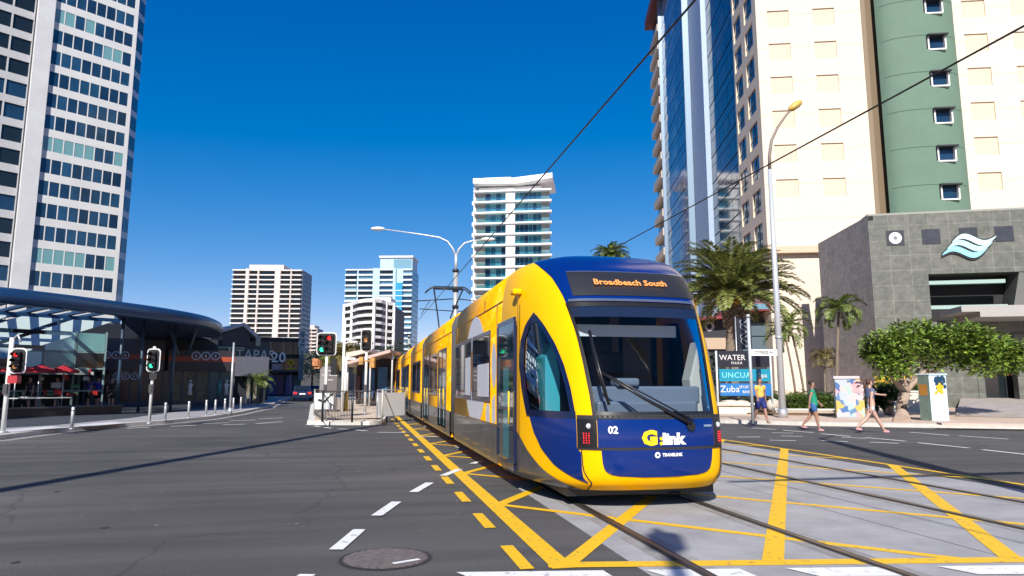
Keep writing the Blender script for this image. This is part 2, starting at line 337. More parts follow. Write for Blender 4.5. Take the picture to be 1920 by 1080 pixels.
# oil drips and dark tyre scrubs between the lanes, small pale chips
rs = random.Random(21); bm = BM()
for k in range(34):
    x, y = rs.uniform(-9, 1.2), rs.uniform(6, 24); r = rs.uniform(.02, .07); n = 9; face(bm, [(x + r * rs.uniform(.6, 1.2) * cos(2 * pi * q / n), y + 1.4 * r * rs.uniform(.6, 1.2) * sin(2 * pi * q / n), .0030) for q in range(n)])
struct('oil_stain', bm, mat('oil_stain', (.035, .034, .036), .6))
bm = BM()
for k in range(46):
    x, y = rs.uniform(-8, 1.4), rs.uniform(5, 20); r = rs.uniform(.006, .02); face(bm, [(x + r * cos(2 * pi * q / 5) * rs.uniform(.6, 1.5), y + r * sin(2 * pi * q / 5), .0045) for q in range(5)])
struct('road_chip', bm, mat('chip_pale', (.35, .34, .32), .8))
bm = BM()
for x, m_ in ((2.42, 0), (4.27, 0), (6.34, 0), (8.18, 0)): pass
for x in (2.6, 4.08, 6.53, 7.99): strip(bm, (x, -8), (x, 170), .34, .0062)
struct('rail_dirt', bm, mat('rail_rust_dirt', (.33, .325, .33), .85, col2=(.19, .165, .14), vscale=1.7, thr=(.35, .75)))
# manhole
t = thing('manhole_cover', 'round cast iron manhole cover set in the asphalt at the bottom edge of the photo', 'manhole', (.235, 6.12, 0))
bm = BM(); bmesh.ops.create_circle(bm, cap_ends=True, segments=40, radius=.385); [setattr(v.co, 'z', .004) for v in bm.verts]; obj('frame', bm, mat('iron_frame', (.05, .047, .045), .7, .4), t)
bm = BM(); bmesh.ops.create_circle(bm, cap_ends=True, segments=40, radius=.35); [setattr(v.co, 'z', .0065) for v in bm.verts]; obj('lid', bm, mat('iron_lid', (.14, .115, .105), .6, .4, var=.4, vscale=20), t)
bm = BM(); random.seed(3)
for i in range(-9, 10):
    for j in range(-9, 10):
        x, y = i * .036, j * .036 + (i % 2) * .018
        if x * x + y * y < .335 ** 2: box(bm, x - .012, x + .012, y - .011, y + .011, .0065, .013, Matrix.Rotation(.6, 4, 'Z'))
obj('tread', bm, mat('iron_stud', (.21, .175, .165), .55, .3, var=.3, vscale=15), t)
bm = BM(); strip(bm, (.05, -.22), (.27, -.12), .05, .0135); obj('paint_mark', bm, whitep, t)

# ================================================================ THE TRAM
PL = [(0,0),(.02,.36),(.07,.62),(.16,.80),(.30,.925),(.55,1.05),(.9,1.165),(1.4,1.265),(2.0,1.315),(2.6,1.325)]
VT = [(.22,7.85,.97),(.30,7.70,.995),(.45,7.62,1),(.75,7.60,1),(1.06,7.63,1),(1.5,7.76,1),(2.0,7.95,1),(2.46,8.2,.995),(2.72,8.38,.98),(2.92,8.56,.955),(3.09,8.82,.91),(3.20,9.1,.80),(3.26,9.35,.5),(3.28,9.6,0)]
TE, TCX = 10.4, 3.38
def cr(tab, i):
    n = len(tab) - 1; i = max(0, min(n - 1e-6, i)); k = int(i); f = i - k
    p = [tab[max(0, min(n, k + j))] for j in (-1, 0, 1, 2)]
    return [0.5 * (2*b + (c-a)*f + (2*a-5*b+4*c-d)*f*f + (3*b-3*c+d-a)*f**3) for a, b, c, d in zip(*p)]
def S0(s, v):
    d, h = cr(PL, abs(s)); zz, T_, k = cr(VT, v)
    return Vector((math.copysign(h * k, s), T_ + d * (TE - T_) / 2.6, zz))
def S(s, v, off=0.):
    p = S0(s, v)
    if off:
        e = .06; a = S0(min(9, s + e), v) - S0(max(-9, s - e), v); b = S0(s, min(13, v + e)) - S0(s, max(0, v - e)); n = a.cross(b)
        if n.length > 1e-9:
            n.normalize()
            c = Vector((p.x, p.y - 10.4, p.z - 1.6))
            if n.dot(c) < 0: n = -n
            p = p + n * off
    return p
def interp(tab, x):
    if x <= tab[0][0]: return tab[0][1]
    for (a, b), (c, d) in zip(tab, tab[1:]):
        if x <= c: return b + (d - b) * (x - a) / (c - a)
    return tab[-1][1]
def patch(bm, v0, v1, fl, fr, off, nu=14, nv=14, rim=.0, mir=False):
    G = []
    for j in range(nv + 1):
        v = v0 + (v1 - v0) * j / nv; l = fl(v) if callable(fl) else fl; r = fr(v) if callable(fr) else fr
        row = [S(l + (r - l) * i / nu, v, off) for i in range(nu + 1)]
        if mir:
            for q in row: q.x = -q.x
        G.append([bm.verts.new(q) for q in row])
    for j in range(nv):
        for i in range(nu):
            f = [G[j][i], G[j][i+1], G[j+1][i+1], G[j+1][i]]
            try: bm.faces.new(f).smooth = True
            except ValueError: pass
    return G
yel = mat('tram_yellow', (.96, .50, .002), .35, spec=.07, coat=.0, var=.04, vscale=1)
blu = mat('tram_blue', (.001, .020, .155), .2, spec=.35, coat=.3, var=.05, vscale=1)
def tram_side():
    m = mat('tram_livery', (.84, .38, .006), .42, spec=.06, coat=.0); n = m.node_tree; L = n.links; b = n.nodes['Principled BSDF']
    tc = n.nodes.new('ShaderNodeTexCoord'); mp = n.nodes.new('ShaderNodeMapping'); mp.inputs['Scale'].default_value = (1, .55, 2.4); L.new(tc.outputs['Object'], mp.inputs[0])
    wv = n.nodes.new('ShaderNodeTexNoise'); wv.inputs['Scale'].default_value = 1.6; wv.inputs['Detail'].default_value = 3; wv.inputs['Distortion'].default_value = 1.6; L.new(mp.outputs[0], wv.inputs['Vector'])
    r = n.nodes.new('ShaderNodeValToRGB'); e = r.color_ramp.elements; e[0].position = .35; e[0].color = (.92, .36, .003, 1); e[1].position = .62; e[1].color = (.97, .48, .004, 1)
    x = e.new(.66); x.color = (.97, .60, .10, 1); y = e.new(.69); y.color = (.95, .45, .005, 1)
    L.new(wv.outputs[0], r.inputs[0]); L.new(r.outputs[0], b.inputs['Base Color']); return m
liv = tram_side()
skirtm = mat('skirt_graphite', (.085, .08, .08), .3, coat=.3, var=.4, vscale=2.2)
glassd = mat('dark_window_glass', (.010, .016, .026), .04, spec=.9)
tram = thing('tram', 'yellow and blue light rail tram, number 02, with destination sign, running toward the camera', 'tram', (TCX, 0, 0))
SW = [(3.9, 2.64), (4.6, 2.72), (5.4, 2.9), (6.2, 3.15), (7.0, 3.6)]
SH = [(6.9, 3.55), (7.0, 3.6), (8.65, 4.5), (10.0, 5.6), (10.9, 6.35), (12, 7.2), (13, 8.2)]
CR = [(4.0, 6.7), (4.75, 6.95), (5.45, 7.05), (6.05, 6.9), (6.5, 6.5), (6.75, 6.05)]
CF = [(4.0, 3.95), (4.8, 4.15), (5.35, 4.42), (5.9, 4.87), (6.4, 5.45), (6.75, 5.95)]
fW = lambda v: interp(SW, v); fH = lambda v: interp(SH, v); fCR = lambda v: interp(CR, v); fCF = lambda v: interp(CF, v)
# body shell of the cab (yellow) with real openings for the windscreen and the cab side windows
def shell(mirY=None, holes=True):
    bm = BM(); ns, nv = 120, 104; rows = []
    for j in range(nv + 1):
        v = 13 * j / nv; rows.append([bm.verts.new(S0(-9 + 18 * i / ns, v)) for i in range(ns + 1)])
    for j in range(nv):
        v = 13 * (j + .5) / nv
        for i in range(ns):
            s = abs(-9 + 18 * (i + .5) / ns)
            if holes and 4.05 < v < 6.95 and s < fW(v) - .1: continue
            if holes and 4.1 < v < 6.6 and fCF(v) + .15 < s < fCR(v) - .15: continue
            try: bm.faces.new((rows[j][i], rows[j][i+1], rows[j+1][i+1], rows[j+1][i])).smooth = True
            except ValueError: pass
    bmesh.ops.remove_doubles(bm, verts=bm.verts, dist=.0005)
    if mirY is not None:
        for q in bm.verts: q.co.y = mirY - q.co.y
    return bm
obj('cab_shell', shell(), yel, tram)
LEN = 49.6
obj('rear_cab_shell', shell(mirY=LEN + 7.6 + .4, holes=False), yel, tram)
# blue hood
bm = BM(); patch(bm, 6.98, 12.9, lambda v: -fH(v), fH, .012, 30, 26); obj('hood', bm, blu, tram)
# lower front panel, bumper
bm = BM(); patch(bm, 2.93, 3.96, -2.5, 2.5, .012, 24, 6); fp = obj('front_panel', bm, blu, tram)
def fU(v): return interp([(1.72, .6), (1.78, 1.3), (1.9, 1.85), (2.1, 2.12), (2.4, 2.25), (2.85, 2.32)], v)
bm = BM(); patch(bm, 1.72, 2.83, lambda v: -fU(v), fU, .012, 24, 14); bumper = obj('bumper_panel', bm, blu, tram)
bm = BM()
for s in (-1, 1):
    G = patch(bm, 2.83, 2.93, 0, 3.85, .010, 16, 1, mir=s < 0)
for s in (-1, 1): patch(bm, 3.95, 4.07, 0, 3.8, .014, 16, 1, mir=s < 0)
for s in (-1, 1): patch(bm, .05, 3.0, lambda v: interp([(0.05, 2.9), (1.2, 2.72), (2.1, 3.38), (2.85, 3.52), (3, 3.52)], v), lambda v: interp([(0.05, 2.9), (1.2, 2.72), (2.1, 3.38), (2.85, 3.52), (3, 3.52)], v) + .09, .008, 1, 12, mir=s < 0)
obj('panel_seam', bm, blackm, tram)
# side blue panels below the cab windows
def fB(v): return interp([(1.2, 3.1), (1.6, 4.15), (2.15, 5.25), (2.7, 6.0), (3.3, 6.4), (4.0, 6.65)], v)
for mir in (False, True):
    s = [-1, 1][mir]
    bm = BM(); patch(bm, 1.2, 3.98, lambda v: (3.86 if v > 2.86 else interp([(1.2, 2.95), (1.6, 3.35), (2.1, 3.5), (2.86, 3.6)], v)), fB, .010, 16, 20, mir=mir); obj('side_panel', bm, blu, tram)
    bm = BM(); patch(bm, 0.0, 3.9, lambda v: min(8.9, interp([(0, 3.2), (.15, 3.25), (.85, 4.6), (1.75, 5.85), (2.6, 6.85), (3.4, 7.6), (3.9, 8.9)], v)), 9.0, .008, 12, 20, mir=mir); obj('skirt', bm, skirtm, tram)
    # head light cluster
    bm = BM(); patch(bm, 2.9, 3.95, 2.52, 3.82, .014, 8, 6, mir=mir); hl = obj('headlight', bm, black, tram)
    bm = BM(); a = S(3.0, 3.72, .02); b = S(3.2, 3.3, .02)
    if mir: a.x = -a.x; b.x = -b.x
    sphere(bm, a, .032, 1, .45, 1); obj('lamp', bm, mat('lamp_lens', (.5, .52, .55), .1), hl)
    bm = BM()
    for k in range(3):
        for l in range(5):
            c = S(3.0 + k * .17, 3.08 + l * .09, .018)
            if mir: c.x = -c.x
            sphere(bm, c, .012, 1, .4, 1, 6, 4)
    obj('tail_lamp', bm, mat('red_lens', (.5, .01, .02), .2, emit=((.6, .01, .02), .25)), hl)
    # cab side window
    bm = BM(); patch(bm, 3.98, 6.78, lambda v: fCF(v) - .12, lambda v: fCR(v) + .12, .006, 10, 24, mir=mir)
    # frame is a ring: remove the middle
    bm.free(); bm = BM()
    for f0, f1 in ((lambda v: fCF(v) - .10, lambda v: fCF(v) + .22), (lambda v: fCR(v) - .22, lambda v: fCR(v) + .10)): patch(bm, 4.0, 6.75, f0, f1, .012, 2, 28, mir=mir)
    patch(bm, 3.95, 4.16, lambda v: 3.85, lambda v: 6.8, .013, 14, 1, mir=mir); patch(bm, 6.5, 6.82, lambda v: fCF(min(v, 6.75)), lambda v: fCR(min(v, 6.75)), .012, 6, 2, mir=mir)
    fr = obj('cab_window', bm, mat('frame_navy', (.006, .012, .05), .15), tram)
    bm = BM(); patch(bm, 4.05, 6.7, lambda v: fCF(v) + .02, lambda v: fCR(v) - .02, .004, 10, 24, mir=mir); obj('pane', bm, glassmat('cab_side_glass', (.42, .70, .75), .0, .02, 1.13) if not mir else MATS['cab_side_glass'], fr)
# windscreen
bm = BM(); patch(bm, 4.04, 6.98, lambda v: -fW(v), fW, .006, 30, 24); wsn = obj('windscreen', bm, glassmat('windscreen_glass', (.74, .79, .82), .01, .015, 1.24), tram)
bm = BM()
for s in (-1, 1): patch(bm, 4.0, 7.0, lambda v: fW(v) - .17, lambda v: fW(v) + .07, .014, 2, 20, mir=s < 0)
patch(bm, 4.0, 4.17, -2.6, 2.6, .014, 20, 1); patch(bm, 6.86, 7.02, -3.5, 3.5, .014, 20, 1)
obj('seal', bm, black, wsn)
bm = BM(); patch(bm, 6.55, 6.9, lambda v: -fW(v) + .1, lambda v: fW(v) - .1, .008, 20, 4); obj('tint_band', bm, mat('tint', (.012, .02, .045), .06, spec=.8), wsn)
# destination sign
bm = BM(); patch(bm, 7.28, 8.82, lambda v: -interp([(7.2, 2.95), (8.85, 3.2)], v), lambda v: interp([(7.2, 4.25 - .35), (8.85, 3.9)], v), .02, 24, 8); ds = obj('destination_sign', bm, mat('sign_glass', (.016, .018, .024), .45, spec=.4), tram)
led = mat('amber_led', (.3, .1, .02), .5, emit=((1., .38, .10), .75))
TL = text('lettering', 'Broadbeach South', .135, led, ds, (-.1, 0, 0), (0, 0, 0), .002, .003, 1.0)
c = S(-.05, 8.0, .035); e = S(-.05, 8.4, .035) - S(-.05, 7.6, .035); TL.location = (c.x - .02, c.y - .012, c.z); TL.rotation_euler = (atan2(e.z, e.y), 0, 0)

bm = BM(); patch(bm, 7.02, 7.12, -3.35, 3.35, .03, 24, 1); patch(bm, 8.84, 8.9, -3.2, 3.9, .021, 20, 1); obj('trim', bm, mat('silver_trim', (.35, .38, .45), .2, .8), ds)
# lettering on the front
def fronttext(name, s, size, m, sx, sv, par, bold=.004, wx=1):
    t = text(name, s, size, m, par, ext=.0015, bold=bold, sx=wx); p = S(sx, sv, .022); t.location = p; q = S(sx + .3, sv) - S(sx - .3, sv); t.rotation_euler = (R(90), 0, atan2(q.y, q.x)); return t
fronttext('fleet_number', '02', .115, white, -1.72, 3.58, fp)
lg = mat('logo_yellow', (.9, .6, .01), .4)
fronttext('logo', 'G', .215, lg, -.44, 3.26, fp, .014, 1.15)
fronttext('logo', ':', .16, lg, -.02, 3.2, fp, .010)
fronttext('logo', 'link', .17, white, .46, 3.22, fp, .010, 1.12)
fronttext('logo', 'TRANSLINK', .05, white, .42, 2.66, bumper, .002, .95)
bm = BM(); p = S(-.2, 2.66, .02); bmesh.ops.create_circle(bm, cap_ends=True, segments=20, radius=.034, matrix=Matrix.Translation(p) @ Matrix.Rotation(R(90), 4, 'X')); obj('logo', bm, white, bumper)
bm = BM(); p = S(-.2, 2.66, .024); bmesh.ops.create_circle(bm, cap_ends=True, segments=16, radius=.014, matrix=Matrix.Translation(p) @ Matrix.Rotation(R(90), 4, 'X')); obj('logo', bm, blu, bumper)
fronttext('notice', 'SURFSIDE', .03, mat('notice_grey', (.3, .38, .5), .5), 2.0, 3.7, fp, .001)
# wiper
bm = BM(); a = S(1.05, 3.78, .05); b = S(-.55, 4.5, .06); c = S(-2.05, 5.15, .07)
tube(bm, [a, b, c], [.028, .02, .014], 6); tube(bm, [a + Vector((.04, 0, .03)), b + Vector((.03, 0, .04)), c], [.012, .01, .01], 6)
tube(bm, [S(-2.3, 6.15, .05), c, S(-1.8, 4.35, .04)], [.012, .016, .012], 6)
tube(bm, [S(-2.3, 6.15, .035), S(-2.12, 5.15, .035), S(-1.8, 4.35, .03)], [.02, .022, .02], 4)
tube(bm, [a - Vector((0, .01, .03)), a + Vector((0, .06, -.03))], .05, 10)
obj('wiper', bm, black, tram)
# cab interior seen through the glass
inte = mat('cab_grey', (.10, .12, .14), .7); cream = mat('cab_cream', (.55, .55, .52), .6)
bm = BM(); box(bm, -1.15, 1.15, 10.25, 10.3, .4, 3.0); box(bm, -1.0, 1.0, 8.6, 10.3, .5, .55); obj('bulkhead', bm, mat('bulkhead_blue', (.02, .045, .075), .5), tram)
bm = BM(); box(bm, -.72, .78, 8.12, 8.75, 1.2, 1.42); box(bm, -.62, .68, 8.0, 8.7, .9, 1.24); box(bm, -.35, -.05, 8.05, 8.3, 1.42, 1.52); db = obj('dashboard', bm, mat('dash_blue_grey', (.16, .20, .27), .5), tram, bevel=.03)
bm = BM(); vprism(bm, [(.80, 1.05), (1.0, 1.05), (.98, 1.95), (.9, 2.0), (.76, 1.5)], 8.35, 8.6); obj('console', bm, cream, tram, bevel=.02)
bm = BM(); box(bm, -.74, .62, 8.42, 8.44, 2.05, 2.20); obj('sun_visor', bm, mat('visor_white', (.75, .78, .8), .7, emit=None), tram)
bm = BM(); box(bm, -.3, .25, 9.35, 9.5, 1.1, 1.9); box(bm, -.3, .25, 9.0, 9.45, 1.0, 1.15); box(bm, -.15, .1, 9.38, 9.5, 1.9, 2.15); obj('driver_seat', bm, blackm, tram, bevel=.05)
bm = BM(); vprism(bm, [(-1.0, .95), (-1.0, 1.8), (-.9, 2.0), (-.8, 1.6), (-.8, .95)], 9.0, 9.9); obj('door_panel', bm, mat('cab_aqua', (.16, .50, .56), .5), tram)
bm = BM(); box(bm, .18, .32, 9.7, 9.8, .9, 2.6); box(bm, .45, .9, 9.9, 9.95, .9, 2.3); obj('equipment_cabinet', bm, mat('cabinet', (.16, .12, .10), .6), tram)
# under the nose
bm = BM(); box(bm, -.95, .95, 8.2, 10.3, .12, .3); tube(bm, [(-.8, 8.35, .13), (.5, 8.2, .11)], .03, 6); obj('underframe', bm, black, tram)
# passenger modules
PROF = [(h * 1.325, zz) for zz, _, h in VT]
def section(y0, y1, m, name, k=1., z0=None):
    bm = BM(); pr = []
    for i in range(53):
        zz, _, h = cr(VT, 13 * i / 52); pr.append((h * 1.325 * k, zz if k == 1 else .3 + (zz - .3) * (.985)))
    full = pr + [(-a, b) for a, b in pr[::-1][1:]]
    rows = [[bm.verts.new((a, y, b)) for a, b in full] for y in (y0, y1)]
    for i in range(len(full) - 1): bm.faces.new((rows[0][i], rows[0][i+1], rows[1][i+1], rows[1][i])).smooth = True
    bm.faces.new((rows[0][0], rows[1][0], rows[1][-1], rows[0][-1]))
    bm.faces.new(rows[0][::-1]); bm.faces.new(rows[1])
    return obj(name, bm, m, tram, recalc=True)
MOD = [(10.38, 15.75), (16.65, 24.2), (24.95, 30.2), (30.95, 38.2), (38.95, 44.2), (44.95, LEN + .02 - 1.98)]
for a, b in MOD: section(a, b, liv, 'body_module')
for (a, b), (c, d) in zip(MOD, MOD[1:]):
    bl = section(b - .05, c + .05, rubber, 'bellows', .955)
    for sx in (-1, 1):
        for k in range(6):
            y = b + .06 + k * (c - b - .12) / 5; bm = BM(); tube(bm, [(sx * 1.285, y, .35), (sx * 1.285, y, 2.85), (sx * 1.2, y, 3.05)], .022, 5); obj('fold', bm, rubber, bl)
def sidequad(name, y0, y1, z0, z1, m, par, off=.01, sx=-1, th=.012):
    bm = BM(); x = 1.325; xa, xb = sorted((sx * (x - .02), sx * (x + off))); box(bm, xa, xb, y0, y1, z0, z1); return obj(name, bm, m, par)
framem = MATS['frame_navy']; doorglass = mat('door_glass', (.012, .035, .05), .04, spec=.9)
tealglass = mat('teal_door_glass', (.03, .20, .24), .08, spec=.8)
whitefilm = mat('white_film', (.72, .74, .80), .3, var=.03)
def sidewindow(y0, y1, sx, film=None):
    bm = BM(); x = 1.325
    for (a, b, c, d) in ((y0, y1, 2.27, 2.34), (y0, y1, 1.16, 1.22), (y0, y0 + .05, 1.22, 2.27), (y1 - .05, y1, 1.22, 2.27)):
        xa, xb = sorted((sx * (x - .02), sx * (x + .012))); box(bm, xa, xb, a, b, c, d)
    f = obj('window', bm, framem, tram)
    sidequad('pane', y0 + .05, y1 - .05, 1.22, 2.27, glassd, f, .005, sx)
    if film:
        for (a, b, c, d) in film: sidequad('film', a, b, c, d, whitefilm, f, .008, sx)
    return f
def sidedoor(y0, y1, sx):
    bm = BM(); x = 1.325; xa, xb = sorted((sx * (x - .02), sx * (x + .014)))
    n = 2 if y1 - y0 > 1.5 else 1; ym = [y0, (y0 + y1) / 2, y1] if n == 2 else [y0, y1]
    for (a, b, c, d) in [(y0, y1, 2.32, 2.38), (y0, y1, .28, .38)] + [(y - .035, y + .035, .38, 2.32) for y in ym] + [(y0, y1, 1.08, 1.13)]: box(bm, xa, xb, a, b, c, d)
    f = obj('door', bm, framem, tram)
    for a, b in zip(ym, ym[1:]):
        sidequad('pane', a + .035, b - .035, 1.13, 2.32, doorglass, f, .006, sx); sidequad('pane', a + .035, b - .035, .38, 1.08, doorglass, f, .006, sx)
        bm = BM(); xx = sx * (x + .0075); box(bm, *sorted((sx * x, xx)), a + .32 * (b - a), a + .62 * (b - a), .42, 1.7); obj('grab_panel', bm, tealglass, f)
        bm = BM(); xx = sx * (x + .05); tube(bm, [(xx, a + .15, .9), (xx, a + .15, 1.35)], .014, 6); obj('handle', bm, mat('handle_yellow', (.75, .5, .02), .4), f)
for sx in (-1, 1):
    sidedoor(9.42, 10.62, sx)
    sidewindow(11.28, 13.15, sx, [(11.42, 12.55, 1.24, 1.8)] if sx < 0 else None)
    sidewindow(13.3, 15.6, sx, [(13.38, 14.1, 1.24, 1.98)] if sx < 0 else None)
    for a, b in MOD[1:]:
        L_ = b - a
        if L_ > 6: sidedoor(a + .75, a + 2.6, sx); sidewindow(a + 2.9, a + 5.0, sx); sidedoor(a + 5.3, a + 7.15, sx)
        else: sidewindow(a + .4, a + 2.2, sx); sidewindow(a + 2.4, min(b - .4, a + 4.4), sx)
    # graphite skirt along the modules and the wheels behind it
    for a, b in MOD:
        bm = BM(); x = 1.325; xa, xb = sorted((sx * (x - .05), sx * (x + .006)))
        z1 = .82; box(bm, xa, xb, a + .3 if a < 11 else a, b, .24, z1); obj('skirt', bm, skirtm, tram)
for y in (12.6, 14.4, 26.5, 28.3, 40.4, 42.2, 46.5, 48.2):
    for sx in (-1, 1):
        bm = BM(); tube(bm, [(sx * .66, y, .30), (sx * .80, y, .30)], .29, 20); obj('wheel', bm, mat('wheel_steel', (.08, .07, .065), .5, .7), tram)
for a, b in MOD:
    bm = BM(); box(bm, -.95, .95, a, b, .16, .24); obj('underframe', bm, black, tram)
# white logo shapes of the advertising wrap on the side
bm = BM(); x = -1.325 - .0035
def sideshape(pts):
    face(bm, [(x, y, zz) for y, zz in pts])
ell = [(12.85 + 1.25 * cos(t) * (1 if cos(t) > 0 else .95), 1.7 + 1.0 * sin(t)) for t in [2 * pi * k / 40 for k in range(40)]]
cut = lambda z: z
# ring built of two halves around the windows
outer = ell; inner = [(12.85 + .62 * cos(t), 1.7 + .5 * sin(t)) for t in [2 * pi * k / 40 for k in range(40)]]
for k in range(40):
    j = (k + 1) % 40; sideshape([outer[k], outer[j], inner[j], inner[k]])
obj('wrap_logo', bm, whitefilm, tram)
bm = BM()
sideshape([(10.95 + .2 * cos(t), 1.75 + .36 * sin(t)) for t in [2 * pi * k / 24 for k in range(24)]])
sideshape([(11.7, .95), (11.55, .62), (11.3, .84), (11.35, 1.12), (11.6, 1.14)]); sideshape([(11.1, .88), (11.0, .7), (10.8, .9), (10.85, 1.3), (11.1, 1.2)])
obj('wrap_logo', bm, whitefilm, tram)
# roof crease, side seam, marker lamp
bm = BM()
for sx in (-1, 1):
    for a, b in MOD: box(bm, *sorted((sx * 1.30, sx * 1.3075)), a, b, 2.70, 2.72)
    box(bm, *sorted((sx * 1.32, sx * 1.3285)), 9.2, 9.215, .8, 2.7)
for a, b in MOD:
    for sx in (-1, 1):
        for y in (a + .35, b - .3): box(bm, *sorted((sx * 1.30, sx * 1.3275)), y, y + .012, .3, 2.70)
        for y in (a + 1.6, (a + b) / 2 + .4): box(bm, *sorted((sx * 1.28, sx * 1.312)), y, y + .012, 2.72, 2.9)
        box(bm, *sorted((sx * 1.32, sx * 1.3325)), a + .1, b, .82, .835)
obj('panel_line', bm, mat('seam_brown', (.25, .12, .01), .6), tram)
bm = BM(); p = S(-7.0, 8.0, .02); box(bm, p.x - .1, p.x + .03, p.y - .1, p.y + .09, p.z - .03, p.z + .05); obj('camera_pod', bm, yel, tram, bevel=.02)
# roof boxes and pantograph
for a, b in MOD[1:5:1]:
    bm = BM(); box(bm, -.8, .8, a + .8, b - .8, 3.2, 3.42); obj('roof_box', bm, mat('roof_grey', (.22, .22, .23), .6), tram, bevel=.05)
bm = BM(); y = 28.4
for sx in (-.3, .3):
    tube(bm, [(sx, y, 3.4), (sx * .9, y + 1.3, 4.35), (sx * 2.0, y - .1, 5.36)], .03, 6)
tube(bm, [(-.62, y - .1, 5.36), (.62, y - .1, 5.36)], .03, 6); box(bm, -.4, .4, y - .4, y + .4, 3.4, 3.5)
for dy in (-.3, .1): tube(bm, [(-.95, y + dy, 5.2), (-.75, y + dy, 5.38), (-.6, y + dy, 5.44), (.6, y + dy, 5.44), (.75, y + dy, 5.38), (.95, y + dy, 5.2)], .028, 6)
obj('pantograph', bm, darksteel, tram)

# ================================================================ BUILDINGS
# every building is an Empty at a ground corner; its local x runs along the front, local +y goes into the building
def building(name, label, cat, px, D, az, group=None):
    o = colx(px, D); t = thing(name, label, cat, o, rotz_of(az), group); t['_'] = 0; del t['_']
    d = dirv(az)
    def U(p):                           # distance along the front of the pixel column p
        r = colx(p, 1.0); det = d.x * -r.y + d.y * r.x
        return ((-r.y) * (-o.x) + r.x * (-o.y)) / det * 1.0 if abs(det) > 1e-9 else 0
    return t, U, o
def depth_at(o, az, u):
    p = o + dirv(az) * u; return p.x * -sin(_a) * -1 * -1 + p.y * cos(_a) if False else (p.x * sin(-_a) + p.y * cos(-_a))
g_blue = mat('facade_glass_blue', (.018, .065, .13), .08, spec=.8, var=.4, vscale=.25)
g_blue2 = mat('facade_glass_navy', (.012, .038, .08), .08, spec=.8, var=.3, vscale=.3)
g_teal = mat('facade_glass_blind', (.16, .34, .36), .2, spec=.6)
g_dark = mat('facade_glass_dark', (.012, .018, .022), .1, spec=.6)
g_pale = mat('facade_glass_pale', (.16, .30, .38), .1, spec=.8)

# ---- white office tower on the left
t, U, o = building('office_tower', 'tall white office tower with rows of navy windows, behind the dark canopy', 'office tower', 34, 95, 41.7)
u0 = U(34) ; u1 = U(197)
mw = mat('tower_white', (.66, .66, .64), .55, var=.06, vscale=.3)
NC = 8; du = (u1 - u0) / NC; fh = 3.25; base = 1.2; NFL = 21
ops = []; panes = []
for f in range(NFL):
    z = base + f * fh
    for c in range(NC):
        a = u0 + c * du + .07; b = u0 + (c + 1) * du - .07; ops.append((a, b, z + 1.0, z + 3.1)); panes.append((a, b, .05, .12, z + 1.0, z + 3.1))
zt = base + NFL * fh
bm = BM(); wall(bm, u0, u1 + .5, 0, zt, ops, .08); obj('wall', bm, mw, t)
bm = BM(); box(bm, u0 - 40, u1 + .45, .36, 24, 0, zt); obj('core', bm, mat('tower_core', (.3, .31, .33), .6), t)
random.seed(5)
panes.sort(key=lambda b: b[4])
for i, b in enumerate(panes[:100]):
    fl = round((b[4] - base - 1.0) / fh); m = g_teal if (fl in (5, 10) and random.random() < .6) or random.random() < .03 else random.choice([g_blue, g_blue2, g_blue])
    bm = BM(); box(bm, *b); obj('window', bm, m, t)
bm = BM(); [box(bm, *b) for b in panes[100:]]; q = obj('window', bm, [g_blue, g_blue2, g_teal], t); q['kind'] = 'stuff'
for p in q.data.polygons:
    k = p.index // 6; fl = 12 + k // NC; p.material_index = 2 if (fl in (15, 20) and k % 3) else (k * 7 // 3) % 2
# pilaster
ua, ub = U(15), U(33)
bm = BM(); box(bm, u0 - 2.1, u0 - .05, -.5, .35, 0, zt); obj('pilaster', bm, mat('pilaster_concrete', (.62, .62, .62), .7, var=.08, vscale=.4), t)
# left wing, larger windows
ops = []; panes = []; uw = u0 - 2.3
for f in range(NFL):
    z = base + f * fh + .4
    for c in range(10):
        b = uw - c * 2.6 - .1; a = b - 2.4; ops.append((a, b, z + .9, z + 3.05)); panes.append((a, b, .3, .36, z + .9, z + 3.05))
bm = BM(); wall(bm, uw - 22, uw, 0, zt, ops, .25, .1); obj('wall', bm, mat('tower_white_wing', (.5, .5, .5), .6, var=.06), t)
panes.sort(key=lambda b: -b[0]); many('window', panes, [g_dark, g_blue2, g_dark], t, 80)
# narrow chamfer facet with glass, unlit blue painted into its panels
cx0 = u1 + .5; ca = R(48)
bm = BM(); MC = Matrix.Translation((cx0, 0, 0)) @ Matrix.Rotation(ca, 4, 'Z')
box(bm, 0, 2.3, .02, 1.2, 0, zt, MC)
obj('chamfer_wall', bm, mat('chamfer_shade_blue', (.34, .44, .55), .4), t)
for f in range(NFL):
    bm = BM(); z = base + f * fh; box(bm, .2, 2.15, -.03, .03, z + .9, z + 3.1, MC); obj('chamfer_window', bm, g_blue, t)
bm = BM(); wall(bm, 0, 1, 0, 1, [], .1); bm.free()
bm = BM()
for f in range(NFL): z = base + f * fh; box(bm, u1 + .5, u1 + .58, .8, 16, z + .9, z + 3.1)
q = obj('side_glazing', bm, g_blue, t)
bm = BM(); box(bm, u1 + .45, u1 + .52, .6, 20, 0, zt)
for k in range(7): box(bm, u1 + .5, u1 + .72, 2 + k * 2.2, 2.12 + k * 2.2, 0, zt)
obj('side_wall', bm, mat('side_panel', (.40, .5, .6), .35), t)  # blue of the unlit side put into the wall colour

